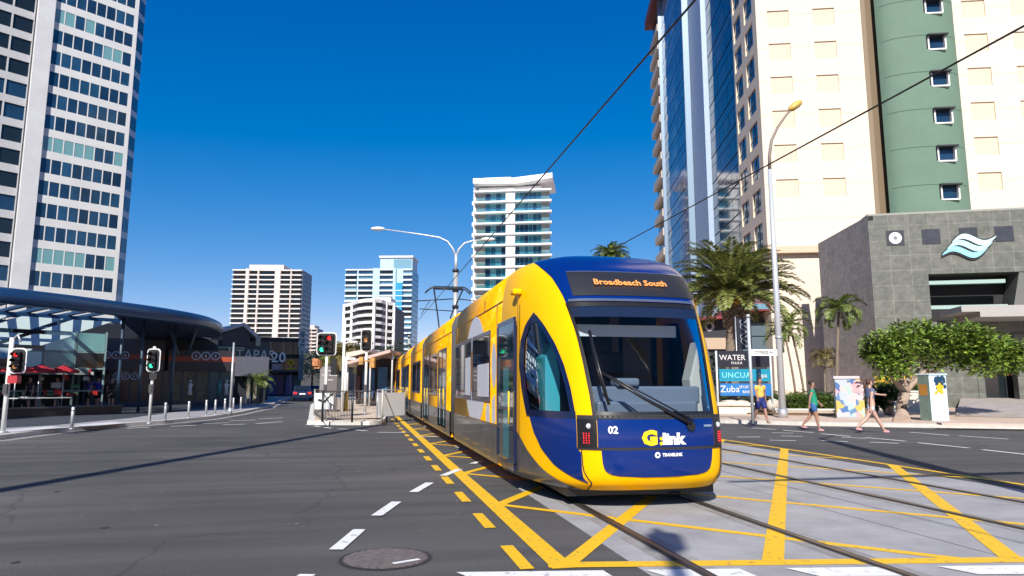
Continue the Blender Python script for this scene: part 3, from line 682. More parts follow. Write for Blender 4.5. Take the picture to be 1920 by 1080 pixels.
# ---- far apartment towers
def balcony_tower(name, label, px0, px1, D, az, ytop, fh, bays, wallm, railm, glassm, side_px=None, depth=16, ybase=700, roof=0, fins=(), sidem=None, slab=.32, rail=.62, proud=1.2, group=None, curve=0, capn=100):
    """bays: list of (a,b) fractions of the width where the balconies open; fins: (a,b) fractions of solid fins"""
    t, U, o = building(name, label, 'apartment tower', px0, D, az, group); w = U(px1); H = zat(ytop, D)
    nf = int(H / fh); H = nf * fh
    bm = BM(); box(bm, 0, w, proud, depth, 0, H + .9)
    if roof: box(bm, w * .22, w * .72, proud + 1, depth - 2, H + .9, H + .9 + roof)
    obj('wall', bm, wallm, t)
    bm = BM()
    for a, b in fins: box(bm, a * w, b * w, -.25, proud + .2, 0, H + 1.1)
    if fins: obj('fin', bm, wallm, t)
    slabs = []; wins = []
    lo = int(max(0, zat(ybase, D)) / fh)
    for f in list(range(lo, nf + 1))[::-1]:
        for a, b in bays:
            slabs.append((a * w, b * w, -.02, proud, f * fh - .12, f * fh + (rail if f < nf else .5)))
            if f < nf: wins.append((a * w + .05, b * w - .05, proud - .06, proud + .02, f * fh + .1, f * fh + fh - .12))
    many('balcony', slabs, [railm], t, capn); many('window', wins, glassm, t, capn)
    if sidem:
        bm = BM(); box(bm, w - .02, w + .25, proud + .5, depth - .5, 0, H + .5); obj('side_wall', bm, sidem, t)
        ws_ = [(w + .2, w + .3, proud + 1.2 + k * 3, proud + 3 + k * 3, f * fh + .9, f * fh + 2.4) for f in range(lo, nf) for k in range(int((depth - 4) / 3))]
        many('side_window', ws_, [g_dark], t, 90)
    return t, w, H
wconc = mat('white_concrete', (.72, .70, .67), .75, var=.05, vscale=.3); wpink = mat('pinkish_concrete', (.62, .52, .47), .8, var=.05)
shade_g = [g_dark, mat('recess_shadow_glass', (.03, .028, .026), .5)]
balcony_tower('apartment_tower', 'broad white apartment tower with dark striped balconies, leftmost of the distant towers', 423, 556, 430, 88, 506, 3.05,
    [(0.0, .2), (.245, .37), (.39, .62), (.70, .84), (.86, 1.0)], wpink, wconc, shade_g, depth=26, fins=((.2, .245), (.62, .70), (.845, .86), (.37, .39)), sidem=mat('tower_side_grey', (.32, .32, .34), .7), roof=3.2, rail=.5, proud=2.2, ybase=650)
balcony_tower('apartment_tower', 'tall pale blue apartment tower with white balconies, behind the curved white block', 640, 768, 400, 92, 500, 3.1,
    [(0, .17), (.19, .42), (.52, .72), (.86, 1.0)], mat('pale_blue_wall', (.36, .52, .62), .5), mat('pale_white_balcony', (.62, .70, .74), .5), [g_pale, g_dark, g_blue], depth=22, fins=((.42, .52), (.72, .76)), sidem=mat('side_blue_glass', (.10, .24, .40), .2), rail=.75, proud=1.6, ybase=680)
tt = SC.objects[-1]
t, U, o = building('penthouse_block', 'pale glazed penthouse block on top of the blue apartment tower', 'penthouse', 706, 402, 92)
bm = BM(); w = U(768); box(bm, 0, w, 1, 18, zat(500, 402) - 3, zat(483, 402)); obj('wall', bm, MATS['pale_blue_wall'], t)
bm = BM(); box(bm, -.6, w + .6, 0, 19, zat(483, 402), zat(483, 402) + 1.1); obj('roof', bm, wconc, t)
bm = BM(); box(bm, w * .42, w * .98, .9, 1.0, zat(500, 402) - 1, zat(486, 402)); obj('window', bm, g_pale, t)
# bright blue glass strip of that tower
t, U, o = building('glass_lift_shaft', 'narrow strip of bright blue glass running up the pale blue apartment tower', 'lift shaft', 737, 398, 92)
bm = BM(); box(bm, 0, U(750), 0, 4, 0, zat(530, 398)); obj('glazing', bm, mat('bright_blue_glass', (.03, .28, .50), .15, spec=.8), t)
bm = BM()
for k in range(19): box(bm, -.1, U(750) + .1, -.15, 0, k * 3.1, k * 3.1 + .35)
obj('transom', bm, wconc, t)
# curved white block in front (built as a polygonal curve)
t = thing('apartment_block', 'curved white apartment block with dark balcony bands, in front of the pale blue tower', 'apartment block', colx(640, 300), rotz_of(90))
c0 = colx(640, 300); 
def loc2(p, base, rz):
    d = p - base; return Vector((d.x * cos(rz) + d.y * sin(rz), -d.x * sin(rz) + d.y * cos(rz), 0))
rz = rotz_of(90); pl = [loc2(colx(x, D), c0, rz) for x, D in ((640, 306), (655, 300), (666, 291), (680, 287), (697, 286), (712, 290), (720, 296), (735, 300))]
fh = 3.0; nf = int(zat(560, 290) / fh)
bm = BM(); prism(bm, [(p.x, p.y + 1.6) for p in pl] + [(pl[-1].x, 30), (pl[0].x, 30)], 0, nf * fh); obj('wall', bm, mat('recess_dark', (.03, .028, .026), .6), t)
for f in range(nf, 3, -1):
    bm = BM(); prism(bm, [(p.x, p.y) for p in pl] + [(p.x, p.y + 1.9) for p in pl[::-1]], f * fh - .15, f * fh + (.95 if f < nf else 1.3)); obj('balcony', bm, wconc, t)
for k in (0, 1, 4, 6, 7):
    bm = BM(); p = pl[k]; box(bm, p.x - .5, p.x + .5, p.y - .15, p.y + 1.8, 0, nf * fh + 1); obj('fin', bm, wconc, t)
bm = BM(); box(bm, pl[3].x, pl[6].x, 8, 20, nf * fh, nf * fh + 4.5); obj('roof', bm, wconc, t)
# small far tower
balcony_tower('apartment_tower', 'small distant pinkish tower between the striped tower and the traffic light', 569, 590, 620, 90, 617, 3.2, [(.05, .45), (.5, .95)], wpink, wpink, shade_g, depth=20, rail=1.2, sidem=MATS['tower_side_grey'], roof=3, ybase=690)
# white and aqua tower above the tram
t, U, o = building('apartment_tower', 'white apartment tower with aqua glass balconies and a sloping flat roof, above the tram', 'apartment tower', 889, 180, 97)
w = U(1037); D = 180; fh = 2.93; H = zat(359, D); nf = 18; Z0 = H - nf * fh
aq = [mat('aqua_glass', (.04, .24, .32), .1, spec=.8), mat('aqua_glass_light', (.20, .45, .50), .15, spec=.7), g_blue, mat('aqua_glass_deep', (.02, .13, .20), .1, spec=.8)]
wcol = mat('bright_white_render', (.80, .80, .79), .6); tan_ = mat('tan_balcony_wall', (.42, .38, .34), .8)
bm = BM(); box(bm, .6, w - 2.8, 1.7, 16, 0, H + 1.4); obj('wall', bm, wcol, t)
bm = BM(); box(bm, w * .40, w * .52, .2, 1.9, 0, H + .5); obj('fin', bm, wcol, t)
bm = BM(); vprism(bm, [(-.6, H + 2.0), (w * .55, H + 1.6), (w + .3, H + 2.8), (w + .3, H + 4.2), (w * .5, H + 3.2), (-.6, H + 3.4)], -.8, 14); obj('roof', bm, wcol, t)
bm = BM(); box(bm, w * .08, w * .45, 3, 12, H + 3.3, H + 4.6); obj('plant_room', bm, wcol, t)
sl_, gl_, gr_, wn_, pr_ = [], [], [], [], []
for f in range(nf, -1, -1):
    z = Z0 + f * fh
    sl_.append((-.5, w, -.35, 1.8, z - .3, z + .12))
    if f < nf:
        for a, b in ((.02, .40), (.52, .99)): gl_.append((a * w, b * w, -.3, -.26, z + .12, z + 1.05))
        pr_.append((.0, w * .12, 1.3, 1.8, z + .1, z + fh - .3)); pr_.append((w * .86, w * .97, 1.3, 1.8, z + .1, z + fh - .3))
        for a, b, n in ((.12, .40, 4), (.52, .86, 6)):
            for k in range(n): x = w * (a + (b - a) * k / n); wn_.append((x + .05, x + (b - a) * w / n - .05, 1.6, 1.72, z + .15, z + fh - .35))
many('slab', sl_, [wcol], t); many('balustrade', gl_, [glassmat('balustrade_glass', (.5, .75, .8), .12, .05)], t); many('window', wn_, aq, t); many('balcony_wall', pr_, [tan_], t)
bm = BM(); box(bm, -.7, -.1, 1, 14, 0, H + 1.5)
for f in range(nf): box(bm, -1.3, -.7, 2, 5, Z0 + f * fh - .2, Z0 + f * fh + .8)
obj('side_balcony', bm, wcol, t)

# ---- hotel: cream tower with green stair tower (front), windowed left side, glass wing far left
AZF, AZS, DC = 96.0, 3.4, 56.0
t, U, o = building('hotel_tower', 'huge cream hotel tower with a green stair shaft in front, right side of the photo', 'hotel', 1453, DC, AZF)
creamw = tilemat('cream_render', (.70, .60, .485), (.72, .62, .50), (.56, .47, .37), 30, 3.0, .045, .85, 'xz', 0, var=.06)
tanp = mat('tan_panel', (.66, .53, .40), .8, var=.05); HT = 75.
u_s0, u_s1, u_g1 = U(1672), U(1697), U(1856)
fh = 3.0
zrow = [zat(358, 56) - .6 + fh * k for k in range(-0, 18)]
cA = [(U(1453) + .95, U(1453) + 2.75), (U(1453) + 4.7, U(1453) + 6.5)]
oA = [(a, b, z, z + 1.55) for a, b in cA for z in zrow]
bm = BM(); wall(bm, 0, u_s0, 0, HT, oA, .12); obj('wall', bm, creamw, t)
UR = U(1856); cB = [(UR + .8 + k * 3.85, UR + 2.65 + k * 3.85) for k in range(6)]
oB = [(a, b, z + .2, z + 1.75) for a, b in cB for z in zrow]
bm = BM(); wall(bm, UR - .5, UR + 26, 0, HT, oB, .12, .4); obj('wall', bm, creamw, t)
many('blind_panel', [(a - .02, b + .02, .11, .14, c - .02, d + .02) for a, b, c, d in oA] + [(a - .02, b + .02, .51, .54, c - .02, d + .02) for a, b, c, d in oB], [tanp], t)
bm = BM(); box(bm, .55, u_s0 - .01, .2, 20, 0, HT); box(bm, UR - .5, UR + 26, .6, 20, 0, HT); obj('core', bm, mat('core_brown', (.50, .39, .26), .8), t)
bm = BM(); box(bm, u_s0 - .02, UR, 1.0, 20, 0, HT); obj('recess_wall', bm, mat('recess_shade_brown', (.17, .125, .075), .8), t)  # brown darkened to paint the slot's shade into the recess
bm = BM(); zl = zat(470, 56); box(bm, -.15, U(1573), -.55, .05, zl - .3, zl + .25); obj('ledge', bm, mat('ledge_cream', (.6, .46, .33), .8), t)
bm = BM(); box(bm, u_s0 - .25, u_s0, -.05, .4, 0, HT); box(bm, u_s0, u_s0 + .45, .8, .99, 0, HT); obj('reveal', bm, mat('reveal_shade_brown', (.24, .18, .12), .8), t)  # the slot's shade is put into the reveal's brown too
# green curved stair tower with small hooded windows
gm_ = mat('green_render', (.125, .205, .15), .8, var=.07, vscale=.5); gcx = (u_s1 + u_g1) / 2; gr = (u_g1 - u_s1) / 2; bul = 1.7
def garc(x): q = (x - gcx) / gr; return .75 - bul * math.sqrt(max(0, 1 - q * q * .92))
N = 28; arc = [(u_s1 + (u_g1 - u_s1) * k / N, garc(u_s1 + (u_g1 - u_s1) * k / N)) for k in range(N + 1)]
wz = [zat(361, 54) - .62 + k * 3.17 for k in range(16)]; wc = U(1803) ; ww = .62
bm = BM(); zs = [0]
for z in wz: zs += [z - .0, z + 1.12]
zs.append(HT)
for (xa, ya), (xb, yb) in zip(arc, arc[1:]):
    for z0, z1 in zip(zs, zs[1:]):
        hole = any(abs(z0 - z) < .01 for z in wz) and xa < wc + ww and xb > wc - ww
        if not hole: face(bm, [(xa, ya, z0), (xb, yb, z0), (xb, yb, z1), (xa, ya, z1)]).smooth = True
bmesh.ops.remove_doubles(bm, verts=bm.verts, dist=.001)
st = obj('stair_tower', bm, gm_, t)
for z in wz:
    bm = BM()
    for (xa, ya), (xb, yb) in zip(arc[1:], arc[2:-1]): face(bm, [(xa, ya - .015, z + 1.18), (xb, yb - .015, z + 1.18), (xb, yb - .015, z + 1.24), (xa, ya - .015, z + 1.24)])
    obj('joint', bm, mat('green_joint', (.065, .12, .09), .8), st)
hood = mat('hood_dark', (.02, .022, .024), .5); fw = mat('window_frame_white', (.7, .7, .68), .5)
for z in wz:
    y = garc(wc); bm = BM(); box(bm, wc - ww - .18, wc + ww + .18, y - .42, y + .2, z + 1.08, z + 1.2); h = obj('hood', bm, hood, st)
    bm = BM()
    for a, b, c, d in ((-ww - .1, -ww + .02, -.06, 1.12), (ww - .02, ww + .1, -.06, 1.12), (-ww, ww, -.1, .02)): box(bm, wc + a, wc + b, y - .1, y + .5, z + c, z + d)
    f = obj('window', bm, fw, st)
    bm = BM(); box(bm, wc - ww, wc + ww, y + .2, y + .25, z, z + 1.1); obj('pane', bm, g_blue2, st)
# windowed left side of the hotel: own local frame going back from the corner
side = thing('hotel_side_wing', 'cream side of the hotel with two columns of deep dark windows', 'hotel wing', o, rotz_of(AZS))
ds = dirv(AZS)
def UD(px):
    r = colx(px, 1.0); det = ds.x * -r.y + ds.y * r.x
    return ((-r.y) * (-o.x) + r.x * (-o.y)) / det
# in this frame local x goes away from the camera along the side, outward is local -y?  -> the outward side is +y mirrored
e1 = UD(1404)
wins = []; LW = [(1.1, 3.5), (4.7, 7.1)]
zr = [zat(444, 57.5) - .9 + k * 3.0 for k in range(18)]
ops = [(a, b, z, z + 2.1) for a, b in LW for z in zr if a > 0]
bm = BM(); wall(bm, 0, e1, 0, HT, ops, .14)
for v in bm.verts: v.co.y = -v.co.y
sidew = mat('cream_side', (.78, .66, .50), .85, var=.05); obj('wall', bm, sidew, side)
for a, b, c, d in ops:
    bm = BM(); box(bm, a, b, -.17, -.12, c, d); w_ = obj('window', bm, g_blue, side)
    bm = BM(); box(bm, (a + b) / 2 - .03, (a + b) / 2 + .03, -.12, -.08, c, d); box(bm, a, b, -.12, -.08, c + .75, c + .8); obj('mullion', bm, hood, w_)
bm = BM(); box(bm, -.0, .4, -.6, -.02, 0, HT); box(bm, e1 - .02, e1 + 45, -18, -1.1, 0, 60.5); obj('core', bm, MATS['core_brown'], side)
# glass wing
gw = thing('glass_wing', 'blue glass curtain wall wing with a pale metal strip and maroon roof', 'glass tower', o + ds * e1, rotz_of(AZS))
k1, k2, k3, k4 = [UD(p) - e1 for p in (1343, 1318, 1264, 1247)]
HG = zat(40, 56 + 53)
curt = []
def bays(a, b, y, mats, cap, n):
    L = []
    for f in range(int(HG / 3.0)):
        for k in range(n): x = a + (b - a) * k / n; L.append((x + .06, x + (b - a) / n - .06, y - .04, y + .03, f * 3 + .08, f * 3 + 1.85)); 
    for f in range(int(HG / 3.0)):
        x = 0; L.append((a + .06, b - .06, y - .05, y + .02, f * 3 + 1.95, f * 3 + 2.92))
    random.Random(4).shuffle(L); many('glass_pane', L, mats, gw, cap)
gm1 = [mat('curtain_glass_a', (.07, .13, .24), .06, spec=.9), mat('curtain_glass_b', (.045, .09, .18), .06, spec=.9), mat('curtain_glass_c', (.10, .17, .27), .1, spec=.9)]
gm2 = [mat('curtain_glass_d', (.02, .05, .10), .04, spec=.9), mat('curtain_glass_e', (.03, .07, .12), .05, spec=.9), mat('curtain_glass_f', (.05, .06, .10), .08, spec=.9)]
bays(.3, k1, -.5, gm2, 50, 6); bays(k2 + .3, k3, .25, gm1, 50, 10)
bm = BM(); box(bm, 0, k1, -1.2, -.58, 0, HG); box(bm, k2, k3, -1.2, .18, 0, HG); obj('frame', bm, mat('curtain_frame', (.10, .12, .17), .4, .4), gw)
bm = BM(); box(bm, k1, k2, -1.2, .1, 0, HG + 1); obj('metal_strip', bm, mat('pale_metal', (.30, .39, .52), .5, .1, var=.08), gw)
bm = BM(); box(bm, k2 + .0, k2 + .5, .1, .9, 0, HG); box(bm, k3 - .3, k3 + .1, -1, .75, 0, HG); obj('edge_mullion', bm, mat('edge_blue', (.20, .28, .38), .4, .2), gw)
bm = BM()
for f in range(int(HG / 3)): box(bm, k3 + .1, k4, -1.2, .9, f * 3, f * 3 + 1.15)
obj('balcony', bm, mat('cream_balcony', (.55, .47, .38), .8), gw)
bm = BM(); box(bm, k3 + .1, k4 - .3, -1.5, .3, 0, HG); obj('recess', bm, g_dark, gw)
bm = BM(); box(bm, k3 - 4, k4 + .8, -2.5, 1.5, HG, HG + 1.6); box(bm, 0, k4, -6, -1, HG, HG + 3); obj('roof', bm, mat('roof_maroon', (.12, .015, .015), .6), gw)

# ---- grey stone entrance building
AZ2 = 101.5
t, U, o2 = building('stone_building', 'grey stone clad entrance building with a wave emblem, a louvred recess and a dark portal', 'entrance building', 1650, 42, AZ2)
HS = zat(405, 42); stone = tilemat('green_grey_stone', (.105, .11, .092), (.135, .138, .118), (.19, .19, .165), 1.12, .93, .018, .45, 'xz', 0, var=.4)
ua = U(1770 + 2); rec = (U(1758), U(1943), zat(605, 42), zat(517, 42)); door = (U(1834), U(1960), 0.0, zat(640, 42))
sq = [(U(x), U(x) + 1.0, zat(462, 42), zat(462, 42) + .93) for x in (1683, 1752, 1824, 1893, 1962)]
bm = BM(); wall(bm, 0, 22, 0, HS, [rec, door], 1.6); obj('wall', bm, stone, t)
bm = BM(); box(bm, .3, 22, 1.6, 9, 0, HS - .02); box(bm, 0, .3, .0, .31, HS - .3, HS - .01); obj('core', bm, mat('interior_dark', (.012, .012, .012), .7), t)
bm = BM(); box(bm, -.0, 22, .02, 9, HS - .01, HS + .12); obj('roof', bm, mat('roof_stone', (.3, .3, .27), .8), t)
for s_ in sq: bm = BM(); box(bm, s_[0], s_[1], -.03, .02, s_[2], s_[3]); obj('inset_panel', bm, mat('inset_slate', (.035, .038, .05), .35, var=.3, vscale=3), t)
cxy = (sq[0][0] + .5, sq[0][2] + .46)
bm = BM(); bmesh.ops.create_circle(bm, cap_ends=True, segments=28, radius=.36, matrix=Matrix.Translation((cxy[0], -.036, cxy[1])) @ Matrix.Rotation(R(90), 4, 'X')); em = obj('emblem', bm, white, t)
bm = BM(); bmesh.ops.create_circle(bm, cap_ends=True, segments=28, radius=.12, matrix=Matrix.Translation((cxy[0], -.042, cxy[1])) @ Matrix.Rotation(R(90), 4, 'X')); obj('ring', bm, mat('emblem_grey', (.2, .2, .22), .5), em)
bm = BM()
for zf in (.30, .82): zz = rec[2] + (rec[3] - rec[2]) * zf; box(bm, rec[0], rec[1] - 1.0, .1, .5, zz - .11, zz + .11)
obj('louvre', bm, mat('pale_green_louvre', (.30, .42, .38), .6), t)
bm = BM(); vprism(bm, [(rec[1] - .9, rec[2]), (rec[1], rec[2]), (rec[1], rec[3]), (rec[1] - .25, rec[3])], .05, 1.5); obj('reveal', bm, mat('reveal_stone', (.13, .13, .12), .7), t)
# wave emblem: three curved ribbons
cols = [mat('wave_a', (.55, .78, .82), .4), mat('wave_b', (.42, .72, .80), .4), mat('wave_c', (.28, .64, .76), .4)]
wx0, wx1 = U(1786), U(1893); wz0 = zat(490, 41.6); sc = (wx1 - wx0)
def wave(k, grow, y, m, par):
    top, bot = [], []
    for i in range(25):
        f = i / 24; s_ = 1 - f; x = wx0 + sc * ((.2, .1, .0)[k] + f * (.80, .82, .82)[k]); amp = .15 * sc
        yy = wz0 + (1.04, .66, .28)[k] + amp * sin(2 * pi * f * 1.02) * .62 + f * (.25, .28, .3)[k]
        th = .34 * sin(pi * min(1, max(0, f * .98 + .01))) ** .8 + .008
        top.append((x, yy + th * .55 + grow)); bot.append((x, yy - th * .55 - grow))
    bm = BM(); vprism(bm, bot + top[::-1], y - .05, y); return obj('wave', bm, m, par)
bk = wave(2, .1, -.07, hood, t)
for k in (0, 1): wave(k, .09, -.07 - .001 * k, hood, t)
for k in range(3): wave(k, 0, -.13 - .002 * k, cols[k], t)
# canopy over the door
bm = BM(); zc = zat(604, 41); box(bm, U(1800), U(1800) + 16, -3.4, -.02, zc - .0, zc + .62); box(bm, U(1800) - .9, U(1800), -3.4, -.02, zc + .3, zc + .62); obj('canopy', bm, mat('canopy_grey', (.36, .34, .32), .7, var=.05), t)
bm = BM(); box(bm, U(1834), U(1834) + .35, -.05, .5, 0, door[3]); box(bm, U(1905), U(1905) + 2, -.3, .3, 0, door[3] + .3); obj('pillar', bm, stone, t)
bm = BM(); box(bm, door[0], door[1], .9, .95, .7, door[3]); obj('door', bm, g_dark, t)
for k in range(4): x = door[0] + .7 + k * 1.1; bm = BM(); box(bm, x, x + .06, .8, .92, .7, door[3]); obj('mullion', bm, darksteel, t)
bm = BM(); x = door[0] + 1.9; box(bm, x, x + .35, .78, .82, 2.0, 2.5); obj('notice', bm, mat('notice_red', (.5, .02, .03), .5), t)
# its left face
lf = thing('stone_side_wall', 'left side wall of the grey stone entrance building, lightened for partial sun, behind the slender palm', 'wall', o2, rotz_of(4.2))
bm = BM(); wall(bm, 0, 8.5, 0, HS, [], .3)
for v in bm.verts: v.co.y = -v.co.y
box(bm, 0, 8.5, -.6, -.02, 0, HS - .02); obj('cladding', bm, mat('x', (.1, .1, .1)) if False else tilemat('lightened_side_stone', (.40, .35, .28), (.48, .42, .34), (.54, .48, .40), 1.12, .93, .018, .6, 'xz', 0, var=.35), lf)  # same stone as the front, lightened to paint in partial sun

# ================================================================ LEFT SIDE: SHOPS UNDER THE CURVED CANOPY
navy = mat('canopy_navy', (.012, .05, .13), .3, .2, var=.1, vscale=.5); HC = 5.02
CV0 = [(-420, 22.5), (-200, 23.6), (-60, 24.8), (0, 25.5), (100, 27.2), (200, 29.4), (280, 31.6), (330, 33.4), (368, 35.2), (392, 37.0), (404, 38.8), (409, 40.8), (407, 43), (400, 45)]
def crv(l, n):
    out = []
    for i in range(len(l) - 1):
        p = [l[max(0, i - 1)], l[i], l[i + 1], l[min(len(l) - 1, i + 2)]]
        for j in range(n):
            f = j / n; out.append(tuple(.5 * (2 * b + (c - a) * f + (2 * a - 5 * b + 4 * c - d) * f * f + (3 * b - 3 * c + d - a) * f ** 3) for a, b, c, d in zip(*p)))
    return out + [l[-1]]
cv0 = [colx(x, D) for x, D in CV0]; cv = [Vector((*q, 0)) for q in crv([(p.x, p.y) for p in cv0], 5)]
t = thing('curved_canopy', 'long dark navy canopy with a curved end over the shops on the left', 'canopy', (0, 0, 0))
back = lambda p, d: p + dirv(-6) * d
bm = BM()
def inn(i, d):                          # inward offset along the curve normal
    a, b = cv[max(0, i - 1)], cv[min(len(cv) - 1, i + 1)]; n = (b - a).normalized(); return cv[i] + Vector((-n.y, n.x, 0)) * d
prof_ = [(.0, HC - .60), (-.10, HC - .34), (-.04, HC - .08), (.18, HC + .02), (1.6, HC + .12), (1.6, HC - .45), (.0, HC - .60)]
rows = [[bm.verts.new((*inn(i, d).xy, z)) for d, z in prof_[:-1]] for i in range(len(cv))]
for r0, r1 in zip(rows, rows[1:]):
    for k in range(6): f = bm.faces.new((r0[k], r1[k], r1[(k + 1) % 6], r0[(k + 1) % 6])); f.smooth = k < 3
obj('fascia', bm, navy, t)
bm = BM(); k0 = 28                     # solid roof over the shops
poly = [inn(i, 1.55) for i in range(k0, len(cv))] + [cv[-1] + dirv(-27) * 5, cv[k0] + dirv(-27) * 24]
prism(bm, [(p.x, p.y) for p in poly], HC - .35, HC + .05); obj('roof', bm, navy, t)
bm = BM()                              # open louvred roof over the cafe
A, B_ = back(cv[0], 1.6), back(cv[k0], 1.6); L_ = (B_ - A).length; ux = (B_ - A).normalized(); uy = dirv(-6)
Mx = Matrix.Translation(A) @ Matrix.Rotation(atan2(ux.y, ux.x), 4, 'Z')
n = int(L_ / .85)
for k in range(n): box(bm, k * .85, k * .85 + .2, .1, 14, HC - .25, HC - .12, Mx)
for y in (4, 9, 13): box(bm, 0, L_, y, y + .2, HC - .5, HC - .26, Mx)
obj('louvre', bm, navy, t)
LIM = (colx(158, 41) - A).dot(ux)
pbl = mat('post_blue', (.03, .06, .10), .4)
for x, D in ((262, 34), (322, 36.5), (222, 33)):
    p = colx(x, D); bm = BM(); tube(bm, [(p.x, p.y, .1), (p.x, p.y, HC - .3)], .07, 8); obj('post', bm, pbl, t)
for (a, b) in ((330, 308), (348, 366)):
    p = colx(a, 37); q = colx(b, 36.5); bm = BM(); tube(bm, [(p.x, p.y, 3.0), (q.x, q.y, HC - .3)], .06, 6); obj('strut', bm, pbl, t)
wht = bpy.data.materials.new('sail_pale'); wht.use_nodes = True; _n = wht.node_tree; _n.nodes.clear()
_t = _n.nodes.new('ShaderNodeBsdfTranslucent'); _t.inputs[0].default_value = (.80, .96, .92, 1); _d = _n.nodes.new('ShaderNodeBsdfDiffuse'); _d.inputs[0].default_value = (.7, .85, .82, 1); _x = _n.nodes.new('ShaderNodeMixShader'); _x.inputs[0].default_value = .25; _o = _n.nodes.new('ShaderNodeOutputMaterial')
_n.links.new(_t.outputs[0], _x.inputs[1]); _n.links.new(_d.outputs[0], _x.inputs[2]); _n.links.new(_x.outputs[0], _o.inputs[0])
for k in range(int((colx(235, 33) - A).dot(ux) / 2)):
    bm = BM(); x = k * 2.0; M2 = Mx @ Matrix.Translation((x, 1.8, HC - .62)) @ Matrix.Rotation(R(-15), 4, 'X')
    for j in range(3): face(bm, [tuple(M2 @ Vector(q)) for q in ((.1 - j * .9, j * 2.3, 0), (1.7 - j * .9, j * 2.3, 0), (.9 - j * .9, j * 2.3 + 1.7, 0), (-.7 - j * .9, j * 2.3 + 1.7, 0))])
    obj('ceiling_panel', bm, wht, t)
# glass pavilion and cafe below the open roof
t = thing('glass_pavilion', 'pale framed glass cafe pavilion under the open louvred roof, at the left edge', 'pavilion', Mx.to_translation(), atan2(ux.y, ux.x))
NP = int(LIM / 1.5)
bm = BM()
for k in range(NP + 1): box(bm, k * 1.5, k * 1.5 + .08, 9, 9.1, 0, 4.4)
for z in (1.1, 2.3, 3.2): box(bm, 0, NP * 1.5, 9, 9.1, z, z + .09)
obj('frame', bm, mat('frame_pale', (.20, .30, .30), .5), t)
for k in range(NP):
    for a, b in ((2.4, 3.2), (3.3, 4.3)): bm = BM(); box(bm, k * 1.5 + .1, k * 1.5 + 1.48, 9.03, 9.06, a, b); obj('pane', bm, [mat('pavilion_glass', (.45, .78, .76), .25, spec=.6), g_dark, mat('pavilion_glass_deep', (.16, .34, .34), .1)][(k * 5 + int(a)) % 3], t)
bm = BM(); box(bm, -1, NP * 1.5, 13, 13.3, 0, 4.6); box(bm, -1, NP * 1.5, 9.1, 13, 2.2, 2.35); obj('wall', bm, mat('pavilion_dark', (.02, .028, .03), .7), t)
bm = BM(); box(bm, 2, NP * 1.5 - 1, 8.2, 8.9, 2.0, 2.35); obj('awning', bm, mat('awning_pale', (.20, .24, .24), .7), t)
rr0 = random.Random(9)
for k in range(26):                     # bottles, menus and stock in the bar, small pale and red shapes
    x = rr0.uniform(LIM * .55, LIM - .5); z = rr0.choice([.9, 1.3, 1.7, 2.0]); w_ = rr0.uniform(.12, .5); bm = BM(); box(bm, x, x + w_, 8.85, 8.95, z, z + rr0.uniform(.12, .35)); obj('menu_board', bm, [mat('stock_white', (.5, .52, .5), .6), mat('stock_red', (.4, .02, .02), .6), mat('stock_green', (.05, .2, .12), .6)][k % 3], t)
# cafe parasols, tables
redm = mat('red_canvas', (.35, .012, .02), .7); 
def parasol(p, label):
    t = thing('cafe_parasol', label, 'parasol', p, 0, 'red cafe parasols')
    bm = BM(); tube(bm, [(0, 0, 0), (0, 0, 2.1)], .03, 6); obj('pole', bm, steel, t)
    bm = BM(); n = 8; top = (0, 0, 2.35)
    for k in range(n):
        a, b = 2 * pi * k / n, 2 * pi * (k + 1) / n; q = .72; face(bm, [top, (q * cos(a), q * sin(a), 2.05), (q * cos(b), q * sin(b), 2.05)]); face(bm, [(q * cos(a), q * sin(a), 2.05), (q * cos(a), q * sin(a), 1.93), (q * cos(b), q * sin(b), 1.93), (q * cos(b), q * sin(b), 2.05)])
    obj('canopy', bm, redm, t)
for px, D, l in ((28, 33, 'red cafe parasol closest to the left edge traffic light'), (72, 35, 'red cafe parasol in the middle of the shaded cafe'), (118, 36, 'red cafe parasol beside the dark shop front')): parasol(colx(px, D) + Vector((0, 0, .14)), l)
def cafe_table(p, label):
    t = thing('cafe_table', label, 'table', p, random.random() * 3, 'cafe tables in the shade')
    bm = BM(); box(bm, -.4, .4, -.4, .4, .71, .75); obj('tabletop', bm, mat('table_white', (.5, .52, .52), .4), t)
    bm = BM(); tube(bm, [(0, 0, 0), (0, 0, .71)], .03, 6); box(bm, -.25, .25, -.25, .25, 0, .03); obj('pedestal', bm, darksteel, t)
for i, (px, D) in enumerate(((45, 31), (85, 32), (110, 32.5), (60, 34))): cafe_table(colx(px, D) + Vector((0, 0, .14)), ['white topped cafe table nearest the left traffic light', 'white topped cafe table left of the low step', 'white topped cafe table by the dark shop corner', 'white topped cafe table at the back under the parasols'][i])
# low step wall, its dark colour carrying the terrace's painted shade forward
t = thing('step_wall', 'low granite step coloured dark as shade along the front of the shaded terrace', 'low wall', colx(-30, 26.8), atan2((colx(232, 33) - colx(-30, 26.8)).y, (colx(232, 33) - colx(-30, 26.8)).x))
bm = BM(); w = (colx(232, 33) - colx(-30, 26.8)).length; box(bm, 0, w, 0, .4, .1, .48); obj('wall', bm, mat('granite_shade_dark', (.03, .028, .03), .5, var=.2), t)
bm = BM(); box(bm, -.03, w + .03, -.03, .43, .48, .54); obj('coping', bm, mat('granite_coping', (.07, .075, .085), .5), t)
